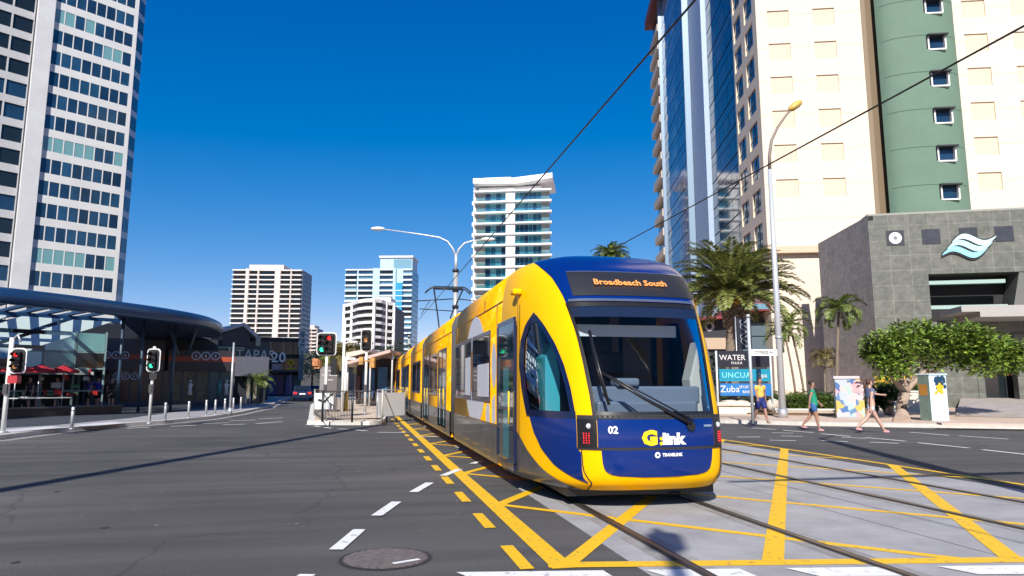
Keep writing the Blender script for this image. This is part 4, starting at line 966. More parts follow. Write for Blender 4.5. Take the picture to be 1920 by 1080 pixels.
# the dark shop with ring emblems
t, U, o = building('ring_sign_shop', 'long dark glass shop with orange stripe and ring emblems on its fascia, behind the bollards', 'shop', 138, 46, 62)
w = U(500); zf0, zf1 = 2.45, 4.55
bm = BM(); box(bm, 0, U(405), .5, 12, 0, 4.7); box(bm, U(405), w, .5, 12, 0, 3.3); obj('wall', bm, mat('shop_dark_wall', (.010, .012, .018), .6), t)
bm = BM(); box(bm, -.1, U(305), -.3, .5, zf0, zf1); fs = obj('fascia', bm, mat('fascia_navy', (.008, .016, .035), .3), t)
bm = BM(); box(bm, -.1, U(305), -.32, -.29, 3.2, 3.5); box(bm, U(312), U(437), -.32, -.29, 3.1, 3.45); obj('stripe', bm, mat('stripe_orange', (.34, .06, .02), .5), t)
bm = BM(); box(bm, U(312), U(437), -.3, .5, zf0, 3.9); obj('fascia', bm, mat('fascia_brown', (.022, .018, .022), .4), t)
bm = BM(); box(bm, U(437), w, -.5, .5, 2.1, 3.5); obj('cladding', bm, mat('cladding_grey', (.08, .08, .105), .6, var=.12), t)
rg = mat('ring_pale', (.5, .6, .7), .4)
def rings(uc, zc, r, par):
    for k in (-1, 0, 1):
        bm = BM(); c = (uc + k * r * 2.1, -.36, zc); n = 20
        for q in range(n):
            a, b = 2 * pi * q / n, 2 * pi * (q + 1) / n
            face(bm, [(c[0] + cos(a) * r, c[1], c[2] + sin(a) * r), (c[0] + cos(b) * r, c[1], c[2] + sin(b) * r), (c[0] + cos(b) * r * .78, c[1], c[2] + sin(b) * r * .78), (c[0] + cos(a) * r * .78, c[1], c[2] + sin(a) * r * .78)])
        box(bm, c[0] - r * .15, c[0] + r * .15, c[1], c[1] + .02, c[2] - r * .35, c[2] + r * .35)
        obj('ring', bm, rg, par)
rings(U(213), 3.45, .26, fs); rings(U(234), 2.05, .24, fs); rings(U(382), 3.5, .3, fs)
shopglass = [mat('shop_glass_warm', (.10, .085, .05), .3, var=.7, vscale=3), mat('shop_glass_dark', (.010, .014, .02), .15, spec=.35), mat('shop_glass_teal', (.02, .10, .13), .2)]
xs = [140, 158, 175, 192, 207, 244, 262, 280, 305, 316, 342, 368, 392, 412, 438]
for i, (a, b) in enumerate(zip(xs, xs[1:])):
    bm = BM(); box(bm, U(a) + .04, U(b) - .04, .25, .3, .3, zf0); obj('window', bm, shopglass[0 if 8 < i < 12 else (2 if i in (12, 13) else 1)], t)
bm = BM()
for x in xs: box(bm, U(x) - .06, U(x) + .06, .1, .4, 0.1, zf0)
box(bm, 0, U(438), .12, .4, .1, .35); obj('mullion', bm, mat('mullion_blue', (.04, .06, .08), .4), t)
bm = BM(); box(bm, U(141), U(150), -.1, .4, .1, zf0); obj('pillar', bm, mat('pillar_tan', (.16, .12, .06), .7), t)
for x, m in ((357, white), (425, white), (412, mat('dress_teal', (.1, .3, .3), .6))):
    bm = BM(); u = U(x); tube(bm, [(u, .1, .75), (u, .1, 1.2), (u, .1, 1.5), (u, .1, 1.62)], [.16, .11, .17, .05], 8); sphere(bm, (u, .1, 1.75), .1); obj('mannequin', bm, m, t)
for x in (465, 478): bm = BM(); box(bm, U(x) - .1, U(x) + .1, -.3, 0, .1, 2.3); obj('column', bm, mat('column_tan', (.2, .18, .13), .7), t)
# upper glazing strip behind the canopy, with the tan brackets
bm = BM(); box(bm, 0, U(300), .3, .5, 4.6, 5.6); obj('upper_glazing', bm, g_dark, t)
# ---- the TAPAS building
t, U, o = building('tapas_bar', 'dark two storey bar with pale TAPAS lettering and a white edged gable roof', 'bar', 400, 60, 50)
w = U(503); zt = zat(640, 62)
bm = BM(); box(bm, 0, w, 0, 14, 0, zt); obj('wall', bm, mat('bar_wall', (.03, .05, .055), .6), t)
bm = BM(); box(bm, U(402), U(450), -.1, .02, zat(672, 60), zat(652, 60)); obj('upper_glazing', bm, mat('bar_green_glass', (.01, .08, .07), .2), t)
bm = BM(); box(bm, U(402), U(452), -.5, .1, zat(652, 60), zat(650, 60)); obj('gutter', bm, mat('gutter_pale', (.35, .42, .38), .6), t)
bm = BM(); box(bm, U(448), w, -.12, .02, zat(684, 62), zat(652, 62)); sg = obj('sign_panel', bm, mat('sign_slate', (.03, .055, .065), .5), t)
text('lettering', 'TAPAS', 1.25, mat('letter_pale', (.42, .52, .54), .5), sg, (U(474), -.2, (zat(667, 63))), sx=.95)
bm = BM()
for z in (0, .5): box(bm, U(423), U(423) + .18, -.3, -.25, zat(668, 60) + z, zat(668, 60) + z + .35); box(bm, U(423) + .3, U(423) + .48, -.3, -.25, zat(668, 60) + z, zat(668, 60) + z + .35)
obj('light_panel', bm, mat('panel_pale', (.6, .7, .68), .5), t)
u1_, u2_, u3_ = U(410), U(446), U(462); za, zb, zc_ = zat(628, 62), zat(615, 63), zat(632, 63)
bm = BM(); vprism(bm, [(u1_, zt - .5), (u3_, zt - .5), (u3_, zc_), (u2_, zb), (u1_, za)], -.3, 12); obj('gable', bm, mat('gable_dark', (.012, .022, .032), .4), t)
bm = BM(); vprism(bm, [(u1_ - .3, za), (u2_, zb), (u2_, zb + .28), (u1_ - .3, za + .25)], -.6, 12); vprism(bm, [(u2_, zb), (u3_ + .5, zc_ - .2), (u3_ + .6, zc_ + .1), (u2_ + .1, zb + .3)], -.6, 12); obj('roof', bm, mat('roof_edge_pale', (.36, .40, .42), .5), t)
bm = BM(); box(bm, U(474), U(483), -.2, 3, zt - .4, zat(630, 62)); obj('chimney', bm, mat('chimney_pale', (.25, .3, .28), .7), t)
# ---- dark podium buildings along the street, wall colour painting in their shade
t, U, o = building('podium_building', 'dark shaded podium building below the striped white tower, with a white number sign', 'podium building', 470, 84, 72)
w = U(560); zt = zat(638, 90)
bm = BM(); box(bm, -5, w, 0, 30, 0, zt); obj('wall', bm, mat('podium_shade_wall', (.022, .022, .026), .7), t)
for k in range(8):
    for z in (3.2, 5.2): bm = BM(); box(bm, w * (.3 + k * .085), w * (.3 + k * .085) + .9, -.05, 0, z, z + 1.5); obj('window', bm, g_dark, t)
bm = BM(); box(bm, U(558), U(567), -1.5, .5, 2, zat(628, 92)); vs = obj('vertical_sign', bm, mat('vsign_blue', (.06, .14, .18), .4), t)
for k, ch in enumerate('CLUB'): text('lettering', ch, 1.5, mat('letter_pale', (.42, .52, .54), .5), vs, (U(562.5), -1.53, zat(636 + k * 9, 92)))
bm = BM(); box(bm, U(512), U(528), -.6, -.4, zat(682, 86), zat(662, 86)); ns = obj('number_sign', bm, mat('nsign_dark', (.03, .03, .035), .5), t)
text('lettering', '20', 1.7, white, ns, (U(520), -.65, zat(672, 86)), bold=.02)
bm = BM(); box(bm, -3, w, -1.4, 0, 3.0, 3.25); obj('awning', bm, mat('awning_dark', (.02, .03, .045), .6), t)
bm = BM(); box(bm, U(508), U(526), -.5, -.3, zat(700, 86), zat(683, 86)); obj('poster', bm, mat('poster_pale', (.35, .28, .30), .6, var=.5, vscale=4), t)
for x, c in ((500, (.02, .05, .2)), (535, (.06, .06, .18)), (548, (.02, .10, .08)), (515, (.10, .03, .08))):
    bm = BM(); box(bm, U(x), U(x) + 1.0, -.2, -.1, .3, 2.7); obj('shop_window', bm, mat('shopfront_%d' % x, c, .4, var=.5, vscale=5), t)
# far right side of the street: dark block behind the trees
t, U, o = building('street_building', 'low dark building at the far end of the street behind the trees', 'building', 560, 150, 85)
bm = BM(); box(bm, 0, U(640), 0, 20, 0, zat(662, 150)); obj('wall', bm, mat('far_dark_wall', (.05, .05, .055), .8), t)
for k in range(6): bm = BM(); box(bm, 1 + k * 1.4, 1.9 + k * 1.4, -.05, 0, 4, 6); obj('window', bm, g_dark, t)

# ---- bollards
bol = None
BP = [(134, 805), (309, 788), (353, 783), (386, 778), (403, 777), (421, 773), (437, 770), (451, 767), (460, 764), (468, 760)]
BL = ['standing alone near the left photo edge', 'second from left, beside the green traffic light', 'third from the left', 'fourth from the left', 'fifth from the left', 'sixth from the left, left of the tall pole', 'seventh from the left', 'third from the far end', 'second from the far end', 'farthest, at the kerb bend']
for i, ((x, y), l) in enumerate(zip(BP, BL)):
    p = gp(x, y, .14); lab = 'grey steel bollard on the left kerb, ' + l
    if bol is None:
        bol = thing('bollard', lab, 'bollard', p, 0, 'steel bollards along the left kerb')
        bm = BM(); tube(bm, [(0, 0, 0), (0, 0, .64), (0, 0, .66)], [.048, .048, .02], 14); obj('post', bm, steel, bol)
        bm = BM(); tube(bm, [(0, 0, 0), (0, 0, .025)], .075, 14); obj('base_ring', bm, steel, bol)
        bm = BM(); tube(bm, [(0, 0, .54), (0, 0, .57)], .05, 14); obj('band', bm, darksteel, bol)
    else: dup(bol, p, 0, lab)

# ---- traffic lights
lampc = {'r': mat('lamp_red', (.6, .01, .01), .3, emit=((1, .03, .03), .9)), 'g': mat('lamp_green', (.01, .5, .2), .3, emit=((.05, 1, .45), 1.3)), 'a': mat('lamp_amber', (.5, .2, .05), .3, emit=((.8, .35, .12), .35)), 'x': mat('lamp_off', (.02, .012, .012), .15), 'y': mat('lamp_off_green', (.005, .03, .02), .15)}
def signal_head(t, x, z, cols, s=1., ry=0., sid=0):
    nc, nr = len(cols), max(len(c) for c in cols); w = .32 * nc * s + .10; h = .25 * nr * s + .13
    bm = BM(); r = .09
    def rr(w, h, r): return [(x + sx * (w / 2 - r) + r * cos(a), z + sz * (h / 2 - r) + r * sin(a)) for sx, sz, a0 in ((1, 1, 0), (-1, 1, 90), (-1, -1, 180), (1, -1, 270)) for a in [R(a0 + k * 22.5) for k in range(5)]]
    vprism(bm, rr(w + .09, h + .09, .12), .02, .05); bb = obj('backboard', bm, white, t)
    bm = BM(); vprism(bm, rr(w + .02, h + .02, .1), -.02, .015); obj('board_face', bm, blackm, bb)
    for i, c in enumerate(cols):
        bm = BM(); cx = x + (i - (nc - 1) / 2) * .31 * s; box(bm, cx - .135 * s, cx + .135 * s, -.14, -.021, z - len(c) * .125 * s, z + len(c) * .125 * s); hs_ = obj('housing', bm, black, t)
        for k, ch in enumerate(c):
            cz = z + ((len(c) - 1) / 2 - k) * .25 * s
            bm = BM(); bmesh.ops.create_circle(bm, cap_ends=True, segments=18, radius=.092 * s, matrix=Matrix.Translation((cx, -.150, cz)) @ Matrix.Rotation(R(90), 4, 'X')); obj('lamp', bm, lampc[ch], hs_)
            bm = BM(); n = 14
            for q in range(n):
                a, b = R(-20 + 220 * q / n), R(-20 + 220 * (q + 1) / n); rr_ = .108 * s
                face(bm, [(cx + rr_ * cos(a), -.14, cz + rr_ * sin(a)), (cx + rr_ * cos(b), -.14, cz + rr_ * sin(b)), (cx + rr_ * cos(b), -.34, cz + rr_ * sin(b) * .92), (cx + rr_ * cos(a), -.34, cz + rr_ * sin(a) * .92)])
            obj('visor', bm, blackm, hs_)
def pole(t, z, r=.06, m=None, x=0): bm = BM(); tube(bm, [(x, .12, 0), (x, .12, z)], r, 12); obj('pole', bm, m or mat('pole_white', (.66, .66, .64), .4), t); bm = BM(); tube(bm, [(x, .12, 0), (x, .12, .04)], r * 2, 12); obj('base_plate', bm, steel, t)
def push_button(t, z=1.05): bm = BM(); box(bm, -.05, .05, -.02, .06, z, z + .28); obj('push_button', bm, mat('button_yellow', (.05, .05, .05), .5), t)
# A: double column, green
t = thing('traffic_light', 'two column traffic light, green disc and red arrow, on the island', 'traffic light', gp(607, 785, .14), R(YAW), 'traffic lights')
pole(t, 2.9); signal_head(t, 0, zat(647, 28.4) - .14, [['y', 'y', 'g'], ['r', 'x', 'x']], .92); push_button(t)
bm = BM(); box(bm, -.42, -.2, -.2, .2, 1.95, 2.3); box(bm, -.46, -.24, -.28, -.2, 2.05, 2.34); obj('side_signal', bm, mat('side_signal_orange', (.42, .16, .06), .5, var=.5, vscale=6), t)
bm = BM(); box(bm, .18, .4, .1, .3, 1.7, 2.35); obj('rear_housing', bm, black, t)
# B: single column, dark with a dim arrow
t = thing('traffic_light', 'single column traffic light with dim amber arrow, right one on the island', 'traffic light', gp(683, 776, .14), R(YAW), 'traffic lights')
pole(t, 3.3); signal_head(t, 0, zat(638, 32.4) - .14, [['x', 'a', 'y']], 1.06); push_button(t)
bm = BM(); box(bm, -.30, -.12, -.1, .2, 2.25, 2.6); box(bm, .2, .42, -.15, .2, 2.1, 2.55); box(bm, -.26, .36, .05, .12, 2.4, 2.45); obj('side_signal', bm, mat('side_signal_amber', (.45, .24, .06), .5, var=.5, vscale=6), t)
# C
t = thing('traffic_light', 'single traffic light showing green, on the left footpath among the bollards', 'traffic light', gp(277, 795, .14), R(YAW) + .12, 'traffic lights')
pole(t, 2.62, .05); signal_head(t, .03, zat(676, 24.2) - .14, [['x', 'x', 'g']], .77); push_button(t)
bm = BM(); box(bm, -.06, .18, 0, .2, 1.5, 1.7); obj('side_housing', bm, blackm, t)
# D
t = thing('traffic_light', 'traffic light with red arrow cut by the left edge of the photo', 'traffic light', gp(1, 812, .14), R(YAW) + .2, 'traffic lights')
pole(t, 2.62, .06); signal_head(t, .25, zat(677, 19.6) - .14, [['r', 'x', 'a']], .66); push_button(t)
bm = BM(); box(bm, .12, .36, -.2, .05, 1.35, 1.56); obj('side_signal', bm, mat('side_signal_red', (.4, .02, .03), .5), t)
bm = BM(); tube(bm, [(0, .12, 2.55), (.15, .1, 2.7), (.25, .05, 2.5)], .035, 6); obj('bracket', bm, steel, t)
# tall thin pole on the left footpath
def plainpole(name, label, p, h, r=.07, m=None):
    t = thing(name, label, 'pole', p); bm = BM(); tube(bm, [(0, 0, 0), (0, 0, h)], [r, r * .7], 10); obj('shaft', bm, m or steel, t); bm = BM(); tube(bm, [(0, 0, 0), (0, 0, .3)], r * 1.5, 10); obj('base', bm, m or steel, t); return t
plainpole('steel_pole', 'slim grey steel pole standing between the bollards on the left footpath', gp(431, 778, .14), 3.2, .06)
# ---- yellow diamond sign on the street
t = thing('warning_sign', 'yellow diamond warning sign with a small plate below, far down the dark street', 'road sign', gp(543, 745, 0), R(YAW))
bm = BM(); tube(bm, [(0, 0, 0), (0, 0, 4.6)], .05, 8); obj('pole', bm, steel, t)
ym = mat('sign_yellow', (.62, .38, .01), .5); z = 4.2
bm = BM(); vprism(bm, [(0, z - .55), (.55, z), (0, z + .55), (-.55, z)], -.08, -.05); dsn = obj('diamond', bm, ym, t)
bm = BM(); vprism(bm, [(0, z - .16), (.16, z), (0, z + .16), (-.16, z)], -.1, -.085); obj('symbol', bm, blackm, dsn)
bm = BM(); box(bm, -.4, .4, -.08, -.05, z - 1.15, z - .65); obj('plate', bm, ym, t)

# ================================================================ CARS IN THE STREET
def car(label, p, rz, body, group='cars in the shaded street'):
    t = thing('parked_car', label, 'car', p, rz, group)
    prof = [(-2.1, .35), (-2.15, .75), (-1.9, .92), (-1.35, 1.0), (-.85, 1.38), (.6, 1.42), (1.35, 1.02), (2.0, .88), (2.15, .6), (2.1, .35)]
    bm = BM()
    for s_, (k, e) in enumerate(((.84, .0),)):
        L = []; 
        for x in (-.86, -.78, .78, .86):
            f = .97 if abs(x) > .8 else 1; L.append([bm.verts.new((x * (1 if z < 1.0 else .84), y * f, .35 + (z - .35) * (f))) for y, z in prof])
        for a, b in zip(L, L[1:]):
            for i in range(len(prof)): j = (i + 1) % len(prof); bm.faces.new((a[i], a[j], b[j], b[i]))
        bm.faces.new(L[0]); bm.faces.new(L[-1][::-1])
    obj('body', bm, body, t, smooth=False)
    bm = BM(); face(bm, [(-.62, -1.36, 1.02), (.62, -1.36, 1.02), (.56, -.9, 1.35), (-.56, -.9, 1.35)]); obj('rear_window', bm, g_dark, t)
    bm = BM(); face(bm, [(-.6, 1.37, 1.04), (.6, 1.37, 1.04), (.56, .66, 1.4), (-.56, .66, 1.4)]); obj('windscreen', bm, g_dark, t)
    for sx in (-1, 1):
        bm = BM(); face(bm, [(sx * .76, -1.1, 1.03), (sx * .76, 1.1, 1.03), (sx * .735, .55, 1.36), (sx * .735, -.75, 1.34)]); obj('side_window', bm, g_dark, t)
        bm = BM(); box(bm, sx * .62 - .14, sx * .62 + .14, -2.17, -2.05, .68, .84); obj('tail_light', bm, lampc['r'], t)
        bm = BM(); box(bm, sx * .62 - .14, sx * .62 + .14, 2.05, 2.14, .62, .76); obj('headlight', bm, white, t)
        for y in (-1.3, 1.35): bm = BM(); tube(bm, [(sx * .68, y, .32), (sx * .88, y, .32)], .32, 16); obj('wheel', bm, blackm, t)
    bm = BM(); box(bm, -.26, .26, -2.19, -2.14, .62, .74); obj('number_plate', bm, white, t)
    return t
car('dark blue car with red tail lights driving away down the shaded street', gp(566, 752, 0), R(5), mat('car_navy', (.01, .02, .05), .25, coat=.5))
car('black car parked at the left kerb beyond the last bollard', gp(505, 744.5, 0), R(8), mat('car_black', (.01, .01, .012), .25, coat=.5))
car('dark grey car at the far end of the street beside the trees', gp(588, 742, 0), R(5), mat('car_grey', (.04, .04, .045), .3, coat=.5))

# ================================================================ ISLAND FURNITURE
t = thing('island_fence', 'low dark metal fence around the front of the white kerbed island', 'fence', (0, 0, 0))
fp_ = [gp(600, 762, .15), gp(589, 779, .15), gp(604, 791, .15), gp(660, 792, .15), gp(716, 791, .15), gp(722, 780, .15)]
for i, p in enumerate(fp_): bm = BM(); tube(bm, [p, p + Vector((0, 0, 1.12))], .035, 8); obj('post', bm, mat('fence_post_pale', (.45, .45, .42), .5) if i in (1, 4, 5) else darksteel, t)
bm = BM()
for a, b in zip(fp_, fp_[1:]):
    for z in (1.08, .12): tube(bm, [a + Vector((0, 0, z)), b + Vector((0, 0, z))], .022, 6)
obj('rail', bm, mat('fence_rail', (.07, .06, .055), .5), t)
for a, b, n in ((fp_[0], fp_[1], 9), (fp_[1], fp_[2], 9), (fp_[2], fp_[3], 20)):
    for k in range(1, n): p = a.lerp(b, k / n); bm = BM(); tube(bm, [p + Vector((0, 0, .12)), p + Vector((0, 0, 1.08))], .009, 4); obj('baluster', bm, darksteel, t)
t = thing('fence_sign', 'white square notice with a black arrow mark fixed to the island fence', 'sign', gp(607, 789, .15), R(YAW))
bm = BM(); box(bm, -.32, .36, -.08, -.05, .42, 1.0); bd = obj('board', bm, white, t)
bm = BM(); vprism(bm, [(-.22, .72), (.05, .66), (.25, .92), (.30, .86), (.34, 1.0), (.2, .98), (.22, .93), (.02, .74), (-.2, .8)], -.1, -.085); obj('arrow', bm, blackm, bd)
bm = BM(); tube(bm, [(0, 0, 0), (0, 0, .42)], .03, 6); obj('leg', bm, steel, t)
t = thing('side_barrier', 'pale solid barrier panel with a rounded top at the right end of the island', 'barrier', gp(714, 786, .15), R(YAW) + 1.1)
bm = BM(); box(bm, -.2, 1.5, -.03, .03, .1, 1.0); obj('panel', bm, mat('barrier_pale', (.62, .66, .72), .4), t)
bm = BM(); tube(bm, [(-.25, 0, 0), (-.25, 0, 1.1), (1.5, 0, 1.12), (1.6, 0, 0)], .03, 6); obj('rail', bm, steel, t)
# information totem
t = thing('information_totem', 'tall grey brown information totem with white lines of text on the island', 'totem', gp(614, 772, .15), R(YAW) + .15)
h = zat(687, cd(gp(614, 772, .15))) - .15
bm = BM(); box(bm, -.42, .42, -.1, .1, 0, h); tb = obj('body', bm, mat('totem_brown', (.12, .10, .105), .5), t, bevel=.01)
bm = BM(); box(bm, -.40, -.05, -.11, -.1, .05, h - .05); obj('side_strip', bm, mat('totem_grey', (.2, .19, .2), .5), tb)
for k, s_ in enumerate(('G:link', 'Cavill Avenue', 'Station')): text('lettering', s_, .13, white, tb, (.05, -.13, h - .22 - k * .22))
# platform lamp, posts
for px, py, h, l, hd in ((641, 772, zat(596, 34), 'white platform lamp post with a small flat head, left of the dark traffic light', 1), (646, 768, zat(672, 40), 'short white post standing beside the platform lamp post', 0)):
    p = gp(px, py, .15); t = thing('platform_lamp' if hd else 'white_post', l, 'lamp post' if hd else 'post', p, R(YAW))
    bm = BM(); tube(bm, [(0, 0, 0), (0, 0, h - .15)], .07, 8); obj('pole', bm, white, t)
    if hd:
        z = zat(640, 34) - .15; bm = BM(); tube(bm, [(0, 0, z - .05), (.5, 0, z)], .03, 6); obj('arm', bm, white, t); bm = BM(); sphere(bm, (.42, 0, z), .26, 1.1, .5, .28); obj('lamp_head', bm, mat('lamp_head_pale', (.7, .7, .66), .4), t)
    else: bm = BM(); box(bm, -.12, .5, -.03, .03, h - .3, h - .2); obj('cap', bm, white, t)
t = thing('yellow_marker', 'small yellow bollard marker at the foot of the platform lamp', 'marker', gp(648, 770, .15))
bm = BM(); tube(bm, [(0, 0, 0), (0, 0, .9)], .1, 10); obj('post', bm, ym, t); bm = BM(); tube(bm, [(0, 0, .9), (0, 0, .98)], [.1, .04], 10); obj('cap', bm, ym, t)
# tram stop shelter
t = thing('tram_stop_shelter', 'tram stop shelter with a pinkish sloping roof and blue poster panels', 'shelter', gp(652, 762, .15), R(YAW))
Ds = 47; uu = lambda x: (x - 652) / 1300 * Ds; zz = lambda y: zat(y, Ds) - .15
bm = BM(); vprism(bm, [(uu(648), zz(690)), (uu(650), zz(684)), (uu(728), zz(662)), (uu(728), zz(667))], -1.2, 3); obj('roof', bm, mat('shelter_roof', (.50, .36, .32), .6), t)
bm = BM(); vprism(bm, [(uu(652), zz(676)), (uu(690), zz(666)), (uu(690), zz(660)), (uu(652), zz(667))], -.9, 2); obj('upper_roof', bm, mat('shelter_roof_pale', (.6, .5, .42), .6), t)
bm = BM(); box(bm, uu(656), uu(730), 1.5, 1.6, .1, 3.0); obj('rear_wall', bm, mat('shelter_dark', (.03, .02, .02), .6), t)
for a, b, y0, y1, c in ((668, 690, 745, 695, (.03, .11, .24)), (695, 712, 745, 690, (.04, .14, .28)), (712, 727, 745, 712, (.012, .015, .02)), (656, 664, 742, 705, (.10, .04, .035))):
    bm = BM(); box(bm, uu(a), uu(b), 1.3, 1.42, max(.05, zz(y0)), zz(y1)); obj('poster', bm, mat('poster_%d' % a, c, .4, var=.3, vscale=2), t)
for x in (654, 692, 729): bm = BM(); tube(bm, [(uu(x), -.6, 0), (uu(x), -.6, zz(688) + (x - 650) * .008)], .05, 8); obj('post', bm, mat('shelter_post', (.5, .5, .5), .4), t)
bm = BM()
for k in range(12): x = uu(668 + k * 4.2); box(bm, x, x + .09, .2, .28, .3, .85)
box(bm, uu(666), uu(718), .15, .6, .42, .48); obj('bench', bm, mat('bench_dark', (.04, .03, .03), .6), t)
# red street parasols behind the shelter: warm clutter
t = thing('ticket_machine', 'orange and blue ticket machine under the shelter roof near the tram', 'ticket machine', gp(704, 758, .15), R(YAW))
bm = BM(); box(bm, -.3, .3, -.2, .2, 0, 1.8); tb = obj('body', bm, mat('ticket_blue', (.02, .07, .25), .4), t, bevel=.02); bm = BM(); box(bm, -.24, .24, -.22, -.2, 1.0, 1.6); obj('screen', bm, mat('ticket_orange', (.6, .25, .05), .4), tb)

# ================================================================ OVERHEAD LINE AND STREET LAMPS
galv = mat('mast_grey', (.42, .43, .42), .5, .3, var=.08)
def mast(label, N, T, lamps=True, h=8.6):
    t = thing('overhead_mast', label, 'mast', (N, T, 0), 0, 'overhead line masts between the tracks')
    bm = BM(); tube(bm, [(0, 0, 0), (0, 0, h)], [.17, .14], 14); obj('shaft', bm, galv, t)
    bm = BM(); tube(bm, [(0, 0, h - .1), (0, 0, h + .05)], .2, 14); obj('collar', bm, darksteel, t)
    for z_ in (5.9, 6.9): bm = BM(); tube(bm, [(0, 0, z_), (0, 0, z_ + .2)], .19, 14); obj('collar', bm, darksteel, t)
    bm = BM()
    for s_ in (-1, 1): tube(bm, [(0, 0, 6.5), (s_ * 2.3, 0, 6.3)], .035, 6); tube(bm, [(0, 0, 5.75), (s_ * 2.1, 0, 5.85)], .03, 6); tube(bm, [(s_ * 1.5, 0, 6.36), (s_ * 2.0, 0, 5.52)], .02, 5)
    obj('bracket', bm, darksteel, t)
    if lamps:
        bm = BM(); ux = Vector((cos(R(YAW)), sin(R(YAW)), 0))
        def P(a, z): return ux * a + Vector((0, 0, z))
        tube(bm, [P(0, h), P(0, h + 1.0)], .085, 10)
        tube(bm, [P(-.03, h + .9), P(-.18, h + 1.3), P(-.5, h + 1.75), P(-1.0, h + 2.0), P(-2.2, h + 2.2), P(-4.35, h + 2.5)], [.06, .055, .05, .045, .04, .035], 8)
        tube(bm, [P(.03, h + .9), P(.18, h + 1.3), P(.5, h + 1.65), P(1.0, h + 1.8), P(1.6, h + 1.85)], [.06, .055, .05, .045, .04], 8)
        obj('lamp_arm', bm, mat('arm_pale', (.6, .62, .62), .4, .3), t)
        for a, z in ((-4.7, h + 2.53), (1.9, h + 1.88)):
            bm = BM(); c = P(a, z); sphere(bm, (0, 0, 0), .42, 1.05, .42, .3); 
            for v in bm.verts: v.co = Matrix.Rotation(R(YAW), 4, 'Z') @ v.co + c
            obj('lamp_head', bm, mat('lamp_head_pale', (.7, .7, .66), .4), t)
    return t
mast('tall grey overhead line mast with a double armed street lamp, rising behind the tram roof', 5.25, 40.4, True, zat(507, 40.6))
mast('plain overhead line mast without lamps, farther down the tracks behind the tram', 5.25, 82, False, 7.4)
def wire(label, pts, r=.014):
    bm = BM(); tube(bm, pts, r, 5, False); o = obj('overhead_wire', bm, mat('wire_dark', (.03, .03, .035), .5, .3)); return tag(o, label, 'overhead wire', 'overhead contact wires')
wire('dark contact wire above the tram roof, running to the top of the photo', [(3.36, y, 5.5 + .0004 * ((y - 20) % 30)) for y in (-10, 0, 10, 20, 30, 40, 60, 82, 110)])
wire('dark contact wire of the right hand track, crossing the hotel front', [(7.28, y, 5.5) for y in (-10, 0, 10, 20, 30, 40, 60, 82, 110)])
# curved street lamp on the right
p0 = gp(1468, 783, .14); Dl = cd(p0)
t = thing('street_lamp', 'tall pale street lamp with a curved arm and yellowish head, beside the pedestrians', 'street lamp', p0, R(YAW))
def lp(x, y): return ((x - 1468) / 1300 * Dl * .99, 0, zat(y, Dl) - .14)
hb = [lp(1468, 783)[2]]
base = Vector((0, 0, 0)); top = Vector((0, 0, zat(318, Dl) - .14))
bm = BM(); tube(bm, [base, top], [.145, .085], 14); obj('pole', bm, mat('lamp_pole_pale', (.55, .58, .60), .4, .3), t)
bm = BM(); tube(bm, [top, top + Vector((.02, 0, .6)), top + Vector((.15, 0, 1.3)), top + Vector((.45, 0, 1.9)), top + Vector((.85, 0, 2.45)), top + Vector((1.05, 0, 2.65))], [.075, .07, .06, .055, .05, .05], 10); obj('arm', bm, mat('lamp_arm_brown', (.22, .18, .15), .5), t)
bm = BM(); sphere(bm, (0, 0, 0), .38, 1, .5, .42)
for v in bm.verts: v.co = Matrix.Rotation(R(-35), 4, 'Y') @ v.co + top + Vector((1.25, 0, 2.85))
obj('lamp_head', bm, mat('lamp_head_yellow', (.62, .42, .10), .4), t)
bm = BM(); tube(bm, [(0, 0, 0), (0, 0, .35)], .2, 14); tube(bm, [(0, 0, 3.2), (0, 0, 3.28)], .16, 14); obj('base', bm, steel, t)
# street name sign
t = thing('street_name_sign', 'pale post with a white street name blade, beside the man in yellow', 'street sign', gp(1412, 794, .14), R(YAW))
bm = BM(); tube(bm, [(0, 0, 0), (0, 0, zat(597, 25) - .14)], .055, 10); obj('pole', bm, mat('lamp_pole_pale', (.55, .58, .60), .4, .3), t)
bm = BM(); z = zat(663, 25) - .14; box(bm, .05, .95, -.02, .02, z - .11, z + .11); bl = obj('blade', bm, white, t); text('lettering', 'CYPRESS AV', .14, blackm, bl, (.5, -.03, z), sx=.9)
bm = BM(); tube(bm, [(0, 0, zat(600, 25) - .14), (0, 0, zat(596, 25) - .1)], .075, 10); obj('cap', bm, steel, t)
# masts behind the camera whose shadows cross the road
def off_mast(label, p, h, r, arm=None):
    t = thing('steel_mast', label, 'mast', (p[0], p[1], 0)); bm = BM(); tube(bm, [(0, 0, 0), (0, 0, h)], [r, r * .85], 14); obj('shaft', bm, galv, t); bm = BM(); tube(bm, [(0, 0, 0), (0, 0, .3)], r * 1.6, 14); obj('base', bm, galv, t)
    if arm: bm = BM(); tube(bm, [Vector(q) for q in arm], [.12] + [.06] * (len(arm) - 1), 8); obj('arm', bm, galv, t)
    return t
off_mast('very tall steel mast standing left of the camera, its long shadow crossing the left road', (-8.5, 1.0), 20, .19)
off_mast('steel mast with side arm right of the camera, its shadow crossing the tracks', (6.44, 1.2), 11.5, .2, [(0, 0, 11.4), (.2, .5, 11.9), (1.0, .9, 12.1)])
t = SC.objects[-1].parent
bm = BM(); tube(bm, [(-4.15, 0, 6.6), (1.2, 0, 6.6)], [.05, .09], 8); obj('side_arm', bm, galv, t)
t = thing('traffic_light', 'tall traffic light standing behind the camera, its shadow falling on the near rail', 'traffic light', (-.98, -4.1, 0), R(YAW) + pi, 'traffic lights')
pole(t, 8.0, .07); signal_head(t, 0, 8.0, [['x', 'x', 'x']], .5)

